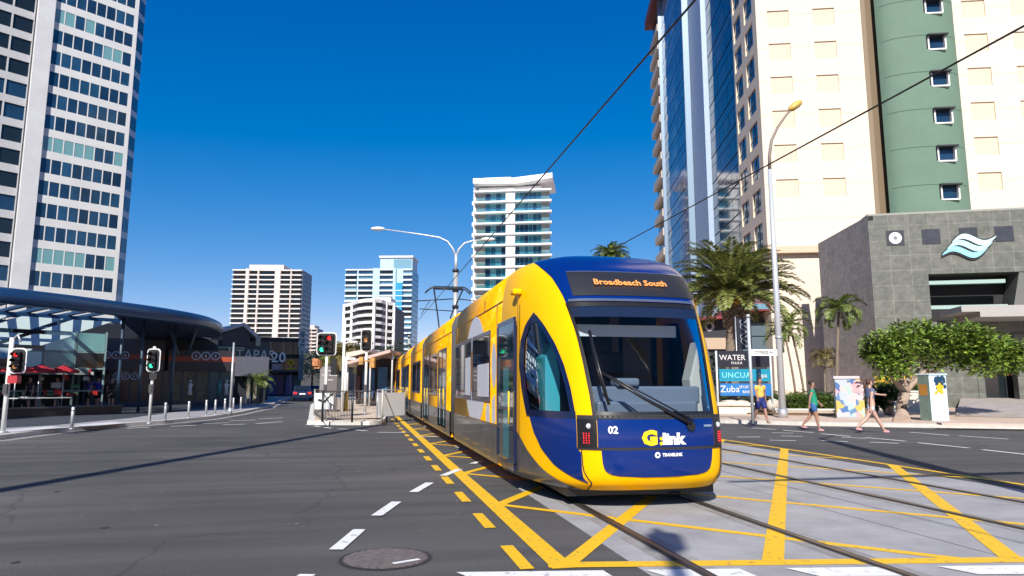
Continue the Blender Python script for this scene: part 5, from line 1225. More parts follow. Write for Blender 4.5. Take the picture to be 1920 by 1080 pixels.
# tall office block behind the camera that keeps the left side of the street in shade
ob = Vector((0, 0, 0)); rv = dirv(90); fv = dirv(0)
p_ = rv * -34.5 + fv * -30
t = thing('office_block', 'tall concrete office block behind the camera that shades the shops on the left', 'office block', (p_.x, p_.y, 0), rotz_of(90))
bm = BM(); box(bm, -70, 0, -9, 0, 0, 98); obj('wall', bm, mat('offblock_wall', (.5, .48, .45), .8, var=.05), t)
for f in range(24): bm = BM(); box(bm, -69, -1, 0, .06, f * 4 + 1.5, f * 4 + 3.6); obj('window_band', bm, g_blue2, t)
q_ = rv * -34.45 + fv * -30  # unseen block added to shade the terrace, low enough for sun above it
t = thing('annexe_shade_blocker', 'added lower block behind the camera, unseen, sized to shade only the terrace ground', 'office block', (q_.x, q_.y, 0), rotz_of(90))
bm = BM(); box(bm, 0, 7.2, -9, 0, 0, 43.5); obj('wall', bm, MATS['offblock_wall'], t)
for f in range(10): bm = BM(); box(bm, .5, 4, 0, .06, f * 4 + 1.5, f * 4 + 3.6); obj('window_band', bm, g_blue2, t)
# ================================================================ VEGETATION
leafm = mat('tree_leaf', (.025, .07, .007), .42, col2=(.24, .34, .045), vscale=4.5, spec=.4, thr=(.38, .62))  # two tones paint dark gaps and sunny highlights into the leaves
leafd = mat('dark_leaf', (.012, .035, .01), .5, col2=(.04, .09, .018), vscale=2.5)
palmm = mat('palm_leaf', (.065, .11, .018), .45, col2=(.22, .27, .06), vscale=1.3)
palmy = mat('palm_leaf_dry', (.12, .10, .03), .6, col2=(.25, .2, .07), vscale=2)
hedgem = mat('hedge_leaf', (.04, .09, .012), .5, col2=(.13, .19, .03), vscale=3)
flowerm = mat('flower_yellow', (.6, .35, .01), .6, col2=(.7, .5, .05), vscale=9)
def leafquad(bm, c, d, up, l, w):
    s = d.cross(up).normalized() * w / 2; m = c + d * l * .5 + up * l * .06; e = c + d * l
    v = [bm.verts.new(p) for p in (c, m + s, e, m - s)]; bm.faces.new(v)
def leaves(bm, c, r, n, l, w, rnd, flat=.6):
    for _ in range(n):
        while True:
            p = Vector((rnd.uniform(-1, 1), rnd.uniform(-1, 1), rnd.uniform(-1, 1)))
            if .3 < p.length < 1: break
        o = Vector((p.x * r[0], p.y * r[1], p.z * r[2])); d = (Vector((p.x, p.y, p.z * .5)) + Vector((rnd.uniform(-.8, .8), rnd.uniform(-.8, .8), rnd.uniform(-.5, .5)))).normalized()
        up = Vector((rnd.uniform(-.6, .6), rnd.uniform(-.6, .6), 1)).normalized(); leafquad(bm, Vector(c) + o, d, up, l * rnd.uniform(.7, 1.2), w)
def frond(bm, base, az, el, L, droop, nl, ll, rnd, vshape=.5, w=.05):
    d0 = Vector((cos(az), sin(az), 0)); pts = []; p = Vector(base); e = el; n = 14
    for i in range(n + 1):
        pts.append(p.copy()); p = p + (d0 * cos(e) + Vector((0, 0, sin(e)))) * (L / n); e -= droop / n * (.5 + 1.2 * i / n)
    tube(bm, pts, [.03 * (1 - i / n) + .006 for i in range(n + 1)], 3, False)
    side = Vector((-d0.y, d0.x, 0))
    for i in range(nl):
        f = .12 + .88 * i / nl; k = min(n - 1, int(f * n)); q = pts[k].lerp(pts[k + 1], f * n - k) if k < n else pts[-1]
        t = (pts[k + 1] - pts[k]).normalized(); up = side.cross(t)
        if up.z < 0: up = -up
        l = ll * (sin(pi * min(1, .12 + f * .85)) ** .6)
        for s in (-1, 1):
            d = (side * s + t * .75 + up * (vshape - .9 * rnd.random() * .5) + Vector((0, 0, -.25 * rnd.random()))).normalized()
            leafquad(bm, q, d, up, l * rnd.uniform(.85, 1.1), w)
def palm(label, p, h, L, n, droop, nl, ll, rnd, r=.22, lean=(0, 0), m=None, name='palm_tree', base_el=1.25, w=.05, group=None, dry=0, fruit=False, skirt=0, low=.35):
    t = thing(name, label, 'palm tree', p, 0, group)
    top = Vector((lean[0], lean[1], h)); bm = BM(); K = 14; pts = [Vector((lean[0] * (i / K) ** 1.6, lean[1] * (i / K) ** 1.6, h * i / K)) for i in range(K + 1)]
    rad = [r * (1.25 if i == 0 else 1) * (1 - .25 * i / K) * (1 + .08 * (i % 2)) for i in range(K + 1)]
    if r > .2: rad[-3] = r * 1.25; rad[-2] = r * 1.7; rad[-1] = r * 1.3
    tube(bm, pts, rad, 10)
    if skirt:
        for k in range(120):
            a = k * 2.4; z = h - .2 - (k % 12) * .15; rr = r * (1.1 + .5 * (1 - (h - z) / 2)); box(bm, -.07, .07, 0, .3, 0, .2, Matrix.Translation((lean[0] + cos(a) * rr, lean[1] + sin(a) * rr, z)) @ Matrix.Rotation(a - pi / 2, 4, 'Z') @ Matrix.Rotation(.9, 4, 'X'))
    obj('trunk', bm, barkm, t)
    bm = BM()
    for k in range(n):
        f = k / n; az = k * 2.39996 + rnd.uniform(-.2, .2); el = base_el - f * (base_el + low); frond(bm, top + Vector((0, 0, .1)), az, el, L * rnd.uniform(.85, 1.05), droop * rnd.uniform(.8, 1.2), nl, ll, rnd, w=w)
    obj('crown', bm, m or palmm, t, recalc=False)
    if fruit:
        bm = BM()
        for k in range(7):
            a = k * .9 + 3.6; c = top + Vector((cos(a) * .8, sin(a) * .8, -.1))
            for q in range(26): sphere(bm, c + Vector((rnd.uniform(-.22, .22), rnd.uniform(-.22, .22), rnd.uniform(-.35, .3))), .06, u=5, v=4)
        obj('fruit', bm, mat('date_fruit', (.60, .33, .03), .6), t)
    return t
rnd = random.Random(11)
D_ = 41; p = colx(1372, D_) + Vector((0, 0, .14))
palm('large date palm with arching fronds and orange fruit behind the sign boards', p, zat(560, D_) - .14, 4.5, 96, 1.25, 48, .72, rnd, r=.42, lean=(.35, 0), fruit=True, skirt=1, w=.10, base_el=1.42, low=.02, m=mat('date_palm_leaf', (.065, .095, .016), .45, col2=(.27, .29, .075), vscale=2.6, thr=(.38, .62)))
palm('small slender palm with a thin leaning trunk before the grey stone wall', colx(1568, 37) + Vector((0, 0, .14)), zat(584, 37) - .14, 1.55, 18, 1.9, 28, .46, rnd, r=.09, lean=(.45, 0), w=.075)
palm('distant palm crown just showing above the tram roof', colx(1150, 75) + Vector((0, 0, .1)), zat(485, 75), 2.6, 44, 1.6, 26, .6, rnd, r=.25, w=.13)
palm('thin multi stemmed palm against the cream wall, right of the street lamp', colx(1492, 38.5) + Vector((0, 0, .14)), zat(628, 38.5) - .14, 1.5, 12, 1.9, 18, .4, rnd, r=.07, lean=(-.5, 0), m=palmm, w=.07)
palm('second thin stemmed palm against the cream wall with dry drooping leaves', colx(1508, 39) + Vector((0, 0, .14)), zat(610, 39) - .14, 1.6, 12, 2.1, 18, .45, rnd, r=.07, lean=(-.7, 0), m=palmm, w=.07)
palm('short dry looking palm with drooping leaves before the white wall', colx(1546, 38) + Vector((0, 0, .14)), zat(672, 38) - .14, 1.0, 16, 2.2, 16, .38, rnd, r=.07, lean=(.1, 0), m=palmy, w=.045)
palm('palm with yellowish fronds behind the traffic lights on the island', colx(648, 62), zat(668, 62), 2.3, 40, 1.9, 20, .6, rnd, r=.3, w=.09, m=palmy)
palm('second palm behind the information totem on the island', colx(626, 66), zat(664, 66), 2.0, 34, 2.0, 20, .6, rnd, r=.28, w=.09, m=palmm)
palm('low palm in a pot before the grey cladded shop front', colx(484, 47), 1.6, 1.3, 16, 1.6, 14, .4, rnd, r=.1, w=.06)
# clumps of cycads / strap plants
def plant(label, p, r, h, n, m, rnd, name='garden_plant', group='plants in the garden bed'):
    t = thing(name, label, 'plant', p, 0, group); bm = BM()
    for k in range(n): frond(bm, (rnd.uniform(-.15, .15), rnd.uniform(-.15, .15), 0), rnd.uniform(0, 6.28), rnd.uniform(.5, 1.35), r * rnd.uniform(.7, 1.1), 1.3, 12, .2 * h, rnd, w=.035)
    obj('foliage', bm, m, t, recalc=False); bm = BM(); tube(bm, [(0, 0, -.05), (0, 0, .15)], [.12, .08], 6); obj('stem', bm, barkm, t)
for x, D, r, h, l, m in ((1362, 33.5, .9, 1.5, 'strappy green plant below the left end of the sign boards', leafm), (1402, 33.6, 1.1, 1.6, 'strappy green plant between the sign boards and the post', palmm), (1440, 34, 1.1, 1.7, 'dark cycad behind the man in yellow', leafd),
        (1480, 36, 1.3, 1.8, 'tall leafy plant right of the street lamp', hedgem), (1500, 35.5, 1.2, 1.7, 'bright green cycad behind the hedge', palmm), (1535, 36, 1.3, 1.7, 'dark cycad behind the woman in green', leafd), (1556, 36.4, 1.2, 1.6, 'dark spreading plant left of the painted cabinet', leafd), (1618, 36.2, 1.1, 1.6, 'dark plant right of the painted cabinet', leafd), (1462, 37, 1.4, 2, 'tall dark plant in the shade of the date palm', leafd)):
    plant(l, colx(x, D) + Vector((0, 0, .3)), r, h, 26, m, rnd)
# garden bed
def poly_px(l): return [tuple(gp(x, y, .15))[:2] for x, y in l]
bm = BM(); prism(bm, poly_px([(1440, 778), (1570, 779), (1600, 766), (1600, 762), (1340, 762), (1330, 772)]), .1, .2); struct('garden_bed', bm, mat('mulch', (.16, .09, .05), .95, var=.5, vscale=20))
# hedge
def hedge(label, pa, pb, w, h, n, m, rnd, base=.15, extra=None):
    L = (pb - pa).length; t = thing('hedge', label, 'hedge', pa + Vector((0, 0, base)), atan2((pb - pa).y, (pb - pa).x)); bm = BM(); box(bm, .08, L - .08, -w / 2 + .1, w / 2 - .1, 0, h - .12); obj('inner_growth', bm, leafd, t)
    bm = BM()
    for _ in range(n):
        f = rnd.random(); x, y, z = rnd.uniform(0, L), rnd.uniform(-w / 2, w / 2), rnd.uniform(.02, h)
        if f < .45: y = -w / 2 + rnd.uniform(-.05, .08)
        elif f < .85: z = h + rnd.uniform(-.1, .05)
        leafquad(bm, Vector((x, y, z)), Vector((rnd.uniform(-1, 1), rnd.uniform(-1, .3), rnd.uniform(-.3, 1))).normalized(), Vector((rnd.uniform(-.5, .5), rnd.uniform(-.5, .5), 1)).normalized(), .1, .06)
    obj('foliage', bm, m, t, recalc=False)
    if extra:
        bm = BM()
        for _ in range(900): leafquad(bm, Vector((rnd.uniform(0, L), rnd.uniform(-w / 2, w / 2), h + rnd.uniform(-.15, .35))), Vector((rnd.uniform(-1, 1), rnd.uniform(-1, 1), rnd.uniform(-.3, 1))).normalized(), Vector((rnd.uniform(-.5, .5), -.5, 1)).normalized(), .12, .09)
        obj('blossom', bm, extra, t, recalc=False)
hedge('clipped green hedge behind the woman in green, right of the street lamp', colx(1472, 33), colx(1562, 32.6), .9, .72, 3600, hedgem, rnd)
hedge('planting with yellow flowers behind the white planter wall and tree trunk', colx(1642, 36.4), colx(1742, 35.4), .9, .65, 2200, hedgem, rnd, .85, flowerm)
# planter wall
def wallthing(name, label, pa, pb, th, h, m, capm, base=.14):
    L = (pb - pa).length; t = thing(name, label, 'low wall', pa + Vector((0, 0, base)), atan2((pb - pa).y, (pb - pa).x)); bm = BM(); box(bm, 0, L, 0, th, 0, h); obj('wall', bm, m, t); bm = BM(); box(bm, -.03, L + .03, -.04, th + .04, h, h + .08); obj('coping', bm, capm, t)
wallthing('planter_wall', 'cream rendered planter wall behind the tree trunk and the blue white box', colx(1638, 35.8), colx(1752, 34.8), .3, .95, mat('cream_planter', (.66, .60, .50), .8, var=.06), mat('cream_coping', (.7, .66, .58), .7))
wallthing('planter_wall', 'long low concrete kerb wall of the garden bed below the hedge', colx(1452, 32.2), colx(1570, 31.8), .18, .16, mat('planter_kerb', (.5, .42, .34), .8, var=.1), mat('cream_coping', (.7, .66, .58), .7))
wallthing('garden_wall', 'cream seating wall below the sign boards, right of the tram', colx(1338, 32.6), colx(1412, 32.0), .35, .42, mat('cream_planter', (.66, .60, .50), .8, var=.06), mat('cream_coping', (.7, .66, .58), .7))
# bench
t = thing('bench', 'dark backless bench with timber slats on the sand coloured footpath', 'bench', gp(1385, 783, .14), R(YAW) - .25)
bm = BM(); [box(bm, -1.1, .9, -.22 + k * .12, -.13 + k * .12, .42, .46) for k in range(4)]; obj('seat', bm, mat('bench_timber', (.10, .065, .04), .6, var=.2), t)
for x in (-.8, .6): bm = BM(); box(bm, x - .04, x + .04, -.2, .22, 0, .42); obj('leg', bm, darksteel, t)
# rocks
for x, l, s in ((1361, 'pale boulder under the left half of the sign boards', .34), (1391, 'pale boulder under the right half of the sign boards', .3), (1448, 'rounded pale boulder right of the man in yellow', .34)):
    t = thing('boulder', l, 'boulder', colx(x, 33.2) + Vector((0, 0, .5)), rnd.random() * 3, 'boulders in the garden bed')
    bm = BM(); bmesh.ops.create_icosphere(bm, subdivisions=3, radius=s)
    for v in bm.verts: n_ = 1 + .18 * sin(v.co.x * 9 + x) * cos(v.co.y * 8); v.co = Vector((v.co.x * n_ * 1.5, v.co.y * n_, v.co.z * n_ * .9))
    obj('rock', bm, mat('rock_pale', (.6, .52, .44), .9, var=.15, bump=.4), t, smooth=True)
# spreading tree
t = thing('spreading_tree', 'low broad leafy tree with a short forked trunk in front of the stone building', 'tree', gp(1692, 792, .14)); rnd = random.Random(5)
base = Vector((0, 0, 0)); sx_ = lambda px: (px - 1692) / 1300 * 28.2
cu = Vector((cos(R(YAW)), sin(R(YAW)), 0)); cf = Vector((-sin(R(YAW)), cos(R(YAW)), 0))
tb_ = gp(1692, 792, .14)
def TP(px, py, dy=0): return at(px, py, 28.2 + dy) - tb_
bm = BM(); trk = [TP(1692, 790), TP(1691, 760), TP(1696, 735)]; tube(bm, [Vector((0, 0, 0)), trk[0] * .5 + trk[1] * .5, trk[1], trk[2]], [.30, .22, .19, .20], 12)
for path, rr in (([(1696, 735, 0), (1676, 712, -.3), (1660, 690, -.6), (1648, 668, -.9), (1642, 650, -1)], .11), ([(1694, 740, 0), (1690, 705, .1), (1680, 675, .2), (1672, 650, .3)], .1), ([(1697, 735, 0), (1704, 700, .3), (1712, 670, .7), (1716, 640, 1.0)], .12), ([(1698, 735, 0), (1722, 708, .5), (1750, 680, 1.0), (1782, 658, 1.4), (1815, 640, 1.5)], .11), ([(1698, 738, 0), (1714, 705, .8), (1738, 670, 1.6), (1752, 640, 2.0)], .09), ([(1722, 708, .5), (1765, 690, 1.0), (1805, 668, 1.3), (1850, 652, 1.4)], .06), ([(1782, 658, 1.4), (1830, 650, 1.5), (1870, 645, 1.5)], .05)):
    pp = [TP(*q) for q in path]; tube(bm, pp, [rr * (1 - .65 * i / (len(pp) - 1)) for i in range(len(pp))], 8)
obj('trunk', bm, mat('pale_bark', (.36, .27, .21), .85, var=.25, vscale=10, bump=.5), t)
bm = BM()
for k in range(230):
    f = rnd.random(); px = 1632 + 275 * f; top = 612 - 14 * sin(pi * min(1, f * 1.15)) + (28 if f > .75 else 0) * (f - .75) * 4 + 20 * (1 - min(1, f * 6)); bot = 690 - 20 * abs(f - .45) * 2 + 14 * sin(f * 9)
    py = top + (bot - top) * rnd.random() ** .8; dy = rnd.uniform(-1, 1) * 1.6 * math.sqrt(max(.05, 1 - (2 * f - 1) ** 2))
    if rnd.random() < .12: continue
    dy += -1.2 + 2.5 * min(1, max(0, (f - .15) / .2))
    r = rnd.uniform(.22, .5); leaves(bm, TP(px, py + 8, dy), (r * 1.25, r * 1.25, r * .62), int(30 + 50 * r), .27, .13, rnd)
obj('crown', bm, leafm, t, recalc=False)
# dark street trees far left
def bushy(label, p, r, h, n, rnd, m=leafd, name='street_tree'):
    t = thing(name, label, 'tree', p); bm = BM(); tube(bm, [(0, 0, 0), (0, 0, h * .5), (.2, 0, h * .7)], [.2, .14, .08], 8); obj('trunk', bm, barkm, t); bm = BM()
    for k in range(n): a = rnd.uniform(0, 6.28); q = rnd.random() ** .5 * r * .8; leaves(bm, (cos(a) * q, sin(a) * q, h * .45 + rnd.random() * h * .55), (r * .35, r * .35, r * .28), 40, .38, .2, rnd)
    obj('crown', bm, m, t, recalc=False)
bushy('dark street tree beside the far end of the shaded road', colx(585, 105), 3.2, 6.0, 26, rnd)
bushy('second dark street tree behind the information totem', colx(604, 84), 2.6, 5.6, 24, rnd)
bushy('dark leafy tree behind the tram stop shelter', colx(722, 70), 2.6, 5.2, 24, rnd)
bushy('bare looking dark tree above the bar roof before the striped tower', colx(470, 72), 1.8, 6.6, 10, rnd)
bushy('dark bushy shrub behind the legs of the woman in the crop top', colx(1663, 31) + Vector((0, 0, .14)), .62, 1.15, 12, rnd, name='shrub')
bushy('tree behind the sign boards under the date palm', colx(1325, 44), 1.6, 3.4, 16, rnd)

# ================================================================ SIGNS, BOXES, RESTAURANT
t = thing('sign_boards', 'stack of three advertising boards on posts, black, teal and blue, beside the tram', 'sign', colx(1344, 32.8) + Vector((0, 0, .14)), R(YAW))
uu = lambda x: (x - 1344) / 1300 * 32.8; zz = lambda y: zat(y, 32.8) - .14
for x in (1345, 1446): bm = BM(); tube(bm, [(uu(x), 0, 0), (uu(x), 0, zz(658))], .05, 8); obj('post', bm, mat('post_pale', (.55, .6, .62), .4), t)
def board(x0, x1, y0, y1, m): bm = BM(); box(bm, uu(x0), uu(x1), -.06, .02, zz(y1), zz(y0)); return obj('panel', bm, m, t)
bk_ = mat('board_black', (.014, .014, .024), .4); tl = mat('board_teal', (.01, .24, .36), .4); bl_ = mat('board_blue', (.02, .16, .44), .4)
b = board(1347, 1443, 658, 688, bk_); cream_t = mat('letter_white', (.72, .70, .68), .5)
text('lettering', 'WATER', .36, cream_t, b, (uu(1374), -.08, zz(671)), sx=1.0); text('lettering', 'MARK', .17, cream_t, b, (uu(1382), -.08, zz(681)), space=1.3)
b = board(1349, 1444, 692, 715, tl); text('lettering', 'UNCUA', .36, mat('letter_aqua', (.25, .75, .8), .5), b, (uu(1380), -.08, zz(704)), space=1.1); text('lettering', 'Spa', .3, cream_t, b, (uu(1429), -.08, zz(704)))
b = board(1350, 1444, 719, 742, bl_); text('lettering', 'Zuba', .44, cream_t, b, (uu(1367), -.08, zz(730))); text('lettering', 'SPORTS', .19, cream_t, b, (uu(1397), -.08, zz(726))); text('lettering', 'BAR', .19, cream_t, b, (uu(1397), -.08, zz(735)))
# mural cabinet
def muralmat():
    m = bpy.data.materials.new('mural_paint'); m.use_nodes = True; n = m.node_tree; L = n.links; b = n.nodes['Principled BSDF']; tc = n.nodes.new('ShaderNodeTexCoord'); v = n.nodes.new('ShaderNodeTexVoronoi'); v.inputs['Scale'].default_value = 5.5
    nz = n.nodes.new('ShaderNodeTexNoise'); nz.inputs['Scale'].default_value = 2.5; mx = n.nodes.new('ShaderNodeMix'); mx.data_type = 'RGBA'; mx.inputs[0].default_value = .35; L.new(tc.outputs['Object'], nz.inputs['Vector']); L.new(tc.outputs['Object'], mx.inputs[6]); L.new(nz.outputs['Color'], mx.inputs[7]); L.new(mx.outputs[2], v.inputs['Vector'])
    sp = n.nodes.new('ShaderNodeSeparateColor'); L.new(v.outputs['Color'], sp.inputs[0]); r = n.nodes.new('ShaderNodeValToRGB'); r.color_ramp.interpolation = 'CONSTANT'; e = r.color_ramp.elements
    cs = [(.62, .34, .36), (.60, .46, .46), (.06, .14, .34), (.55, .40, .10), (.40, .46, .55), (.62, .5, .5), (.10, .2, .38), (.36, .5, .47)]
    e[0].color = (*cs[0], 1); e[1].position = .14; e[1].color = (*cs[1], 1)
    for i, c in enumerate(cs[2:]): x = e.new(.28 + i * .12); x.color = (*c, 1)
    L.new(sp.outputs[0], r.inputs[0]); L.new(r.outputs[0], b.inputs['Base Color']); b.inputs['Roughness'].default_value = .5; return m
mur = muralmat(); pb = gp(1592, 784, .14)
t = thing('mural_cabinet', 'street cabinet painted with a pink, blue and yellow mural, between the two women', 'cabinet', pb, R(YAW) - .35)
bm = BM(); box(bm, -.46, .56, -.3, .4, .05, zat(710, 27.6) - .14); obj('body', bm, mur, t, bevel=.01)
bm = BM(); box(bm, -.5, .6, -.34, .44, zat(710, 27.6) - .14, zat(705, 27.6) - .14); obj('lid', bm, mat('lid_pink', (.6, .5, .52), .5), t); bm = BM(); box(bm, -.48, .58, -.32, .42, 0, .05); obj('plinth', bm, concrete, t)
pb = gp(1757, 789, .14)
t = thing('painted_box', 'tall white and pale blue painted box with a yellow flower, right of the tree trunk', 'box', pb, R(YAW) + .32); hB = zat(703, cd(pb)) - .14
bw = mat('box_pale_blue', (.56, .70, .76), .5, var=.06, vscale=2); bm = BM(); box(bm, -.28, .56, -.05, .45, 0, hB); bd = obj('body', bm, bw, t, bevel=.015)
bm = BM(); box(bm, -.292, -.281, -.04, .44, .02, hB); obj('side_panel', bm, mat('box_side_green', (.14, .2, .17), .5, var=.2), bd)
bm = BM(); box(bm, -.31, .59, -.08, .48, hB, hB + .05); obj('lid', bm, bw, t)
def disc(bm, x, z, r, y, n=12, wob=0):
    face(bm, [(x + r * (1 + wob * sin(5 * a)) * cos(a), y, z + r * (1 + wob * sin(5 * a)) * sin(a)) for a in [2 * pi * k / n for k in range(n)]])
bm = BM(); rr_ = random.Random(2)
for k in range(26): disc(bm, rr_.uniform(-.18, .48), hB - abs(rr_.gauss(0, .16)) - .08, rr_.uniform(.04, .10), -.054 - k * .0002, 8)
obj('painted_crown_shadow', bm, mat('crown_shadow_teal', (.01, .05, .10), .5), bd)  # dark discs paint the tree crown's shadow on the box top
bm = BM(); disc(bm, .2, hB - .48, .17, -.062, 40, .18); disc(bm, .28, hB - .62, .09, -.0625, 12); disc(bm, .0, hB - .66, .07, -.063, 12); obj('painted_flower', bm, mat('paint_yellow', (.75, .45, .02), .5), bd)
bm = BM(); box(bm, -.2942, -.2925, .05, .4, hB - .75, hB - .35); obj('painted_patch', bm, mat('paint_ochre', (.4, .18, .03), .5), bd)
# low dark restaurant with red roof edge behind the palm
t, U, o = building('restaurant', 'low dark restaurant with a red edged roof and a round emblem, behind the date palm', 'restaurant', 1312, 58, 92)
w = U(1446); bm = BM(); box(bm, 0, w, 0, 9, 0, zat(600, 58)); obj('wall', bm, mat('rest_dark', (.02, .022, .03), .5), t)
bm = BM(); vprism(bm, [(-.3, zat(603, 58)), (w * .62, zat(597, 58)), (w * .62, zat(592, 58)), (-.3, zat(598, 58))], -1.2, 9); vprism(bm, [(w * .5, zat(588, 58)), (w + .2, zat(586, 58)), (w * .92, zat(572, 58)), (w * .6, zat(570, 58))], -1.6, 8); obj('roof', bm, mat('roof_red_edge', (.22, .03, .03), .6), t)
bm = BM(); vprism(bm, [(w * .58, zat(584, 58)), (w * .94, zat(584, 58)), (w * .9, zat(574, 58)), (w * .63, zat(573, 58))], -1.64, -1.6); obj('clerestory', bm, g_pale, t)
bm = BM(); box(bm, w * .6, w * .98, -.1, 0, zat(630, 58), zat(606, 58)); box(bm, w * .62, w * .95, -.15, -.1, zat(660, 58), zat(632, 58)); obj('window', bm, mat('rest_window', (.10, .14, .17), .2), t)
bm = BM(); bmesh.ops.create_circle(bm, cap_ends=True, segments=20, radius=.42, matrix=Matrix.Translation((U(1334), -.05, zat(612, 58))) @ Matrix.Rotation(R(90), 4, 'X')); em = obj('emblem', bm, mat('emblem_pale', (.5, .5, .5), .5), t)
bm = BM(); bmesh.ops.create_circle(bm, cap_ends=True, segments=20, radius=.22, matrix=Matrix.Translation((U(1334), -.06, zat(612, 58))) @ Matrix.Rotation(R(90), 4, 'X')); obj('centre', bm, blackm, em)
bm = BM(); box(bm, w * .02, w * .5, -.3, 0, zat(655, 58), zat(634, 58)); obj('awning', bm, mat('awning_sand', (.45, .33, .24), .7), t)
t = thing('black_banner', 'tall black banner with pale curling script, right of the date palm trunk', 'banner', colx(1387, 36) + Vector((0, 0, .14)), R(YAW))
bm = BM(); box(bm, -.05, .72, -.03, .03, zat(655, 36) - .14, zat(597, 36) - .14); b = obj('cloth', bm, bk_, t)
bm = BM(); z0, z1 = zat(652, 36) - .14, zat(600, 36) - .14
for ph, am in ((0, .22), (1.9, .2)):
    tube(bm, [(.34 + am * sin(ph + k * .75), -.05, z0 + (z1 - z0) * k / 16) for k in range(17)], .022, 5)
obj('script', bm, mat('script_grey', (.4, .42, .45), .5), b); bm = BM(); tube(bm, [(-.08, 0, 0), (-.08, 0, zat(594, 36) - .14)], .03, 6); obj('pole', bm, steel, t)
# sloping forecourt to the portal
bm = BM(); A_, B2, C_, D2 = colx(1786, 29.5), colx(2300, 25), colx(2300, 42), colx(1800, 42.5)
face(bm, [(A_.x, A_.y, .15), (B2.x, B2.y, .15), (C_.x, C_.y, .74), (D2.x, D2.y, .74)]); face(bm, [(A_.x, A_.y, .1), (A_.x, A_.y, .15), (D2.x, D2.y, .74), (D2.x, D2.y, .1)])
struct('driveway', bm, tilemat('forecourt_paving', (.36, .31, .28), (.42, .37, .34), (.28, .24, .22), .8, .4, .01, .8, var=.15))
# low kerb slab on the right footpath
bm = BM(); p = gp(1905, 792, .14)
t = thing('kerb_ramp', 'flat pinkish concrete kerb slab at the right footpath edge', 'slab', gp(1800, 797, .14), R(YAW) - .3); bm = BM(); box(bm, -.6, 3.6, -.3, .3, 0, .07); obj('slab', bm, mat('slab_pink', (.6, .45, .38), .8, var=.1), t)

# ================================================================ PEOPLE
def skinmesh(name, chains, m, parent, sub=2):
    """chains: list of lists of ((x,y,z), r); points given twice are merged so that the chains form one body"""
    vs, rs, es, idx = [], [], [], {}
    for ch in chains:
        prev = None
        for p, r in ch:
            k = tuple(round(c, 4) for c in p)
            if k not in idx: idx[k] = len(vs); vs.append(p); rs.append(r)
            i = idx[k]
            if prev is not None and prev != i: es.append((prev, i))
            prev = i
    me = bpy.data.meshes.new(name); me.from_pydata(vs, es, []); o = bpy.data.objects.new(name, me); COL.objects.link(o)
    md = o.modifiers.new('s', 'SKIN'); md.use_smooth_shade = True
    for i, d in enumerate(me.skin_vertices[0].data): d.radius = rs[i] if isinstance(rs[i], tuple) else (rs[i], rs[i]); d.use_root = i == 0
    sb = o.modifiers.new('u', 'SUBSURF'); sb.levels = sub; sb.render_levels = sub
    bpy.context.view_layer.update(); nm = bpy.data.meshes.new_from_object(o.evaluated_get(bpy.context.evaluated_depsgraph_get())); bpy.data.objects.remove(o)
    nm.name = name; nm.materials.clear(); nm.materials.append(m); q = bpy.data.objects.new(name, nm); COL.objects.link(q)
    for pl_ in nm.polygons: pl_.use_smooth = True
    if parent: q.parent = parent
    return q
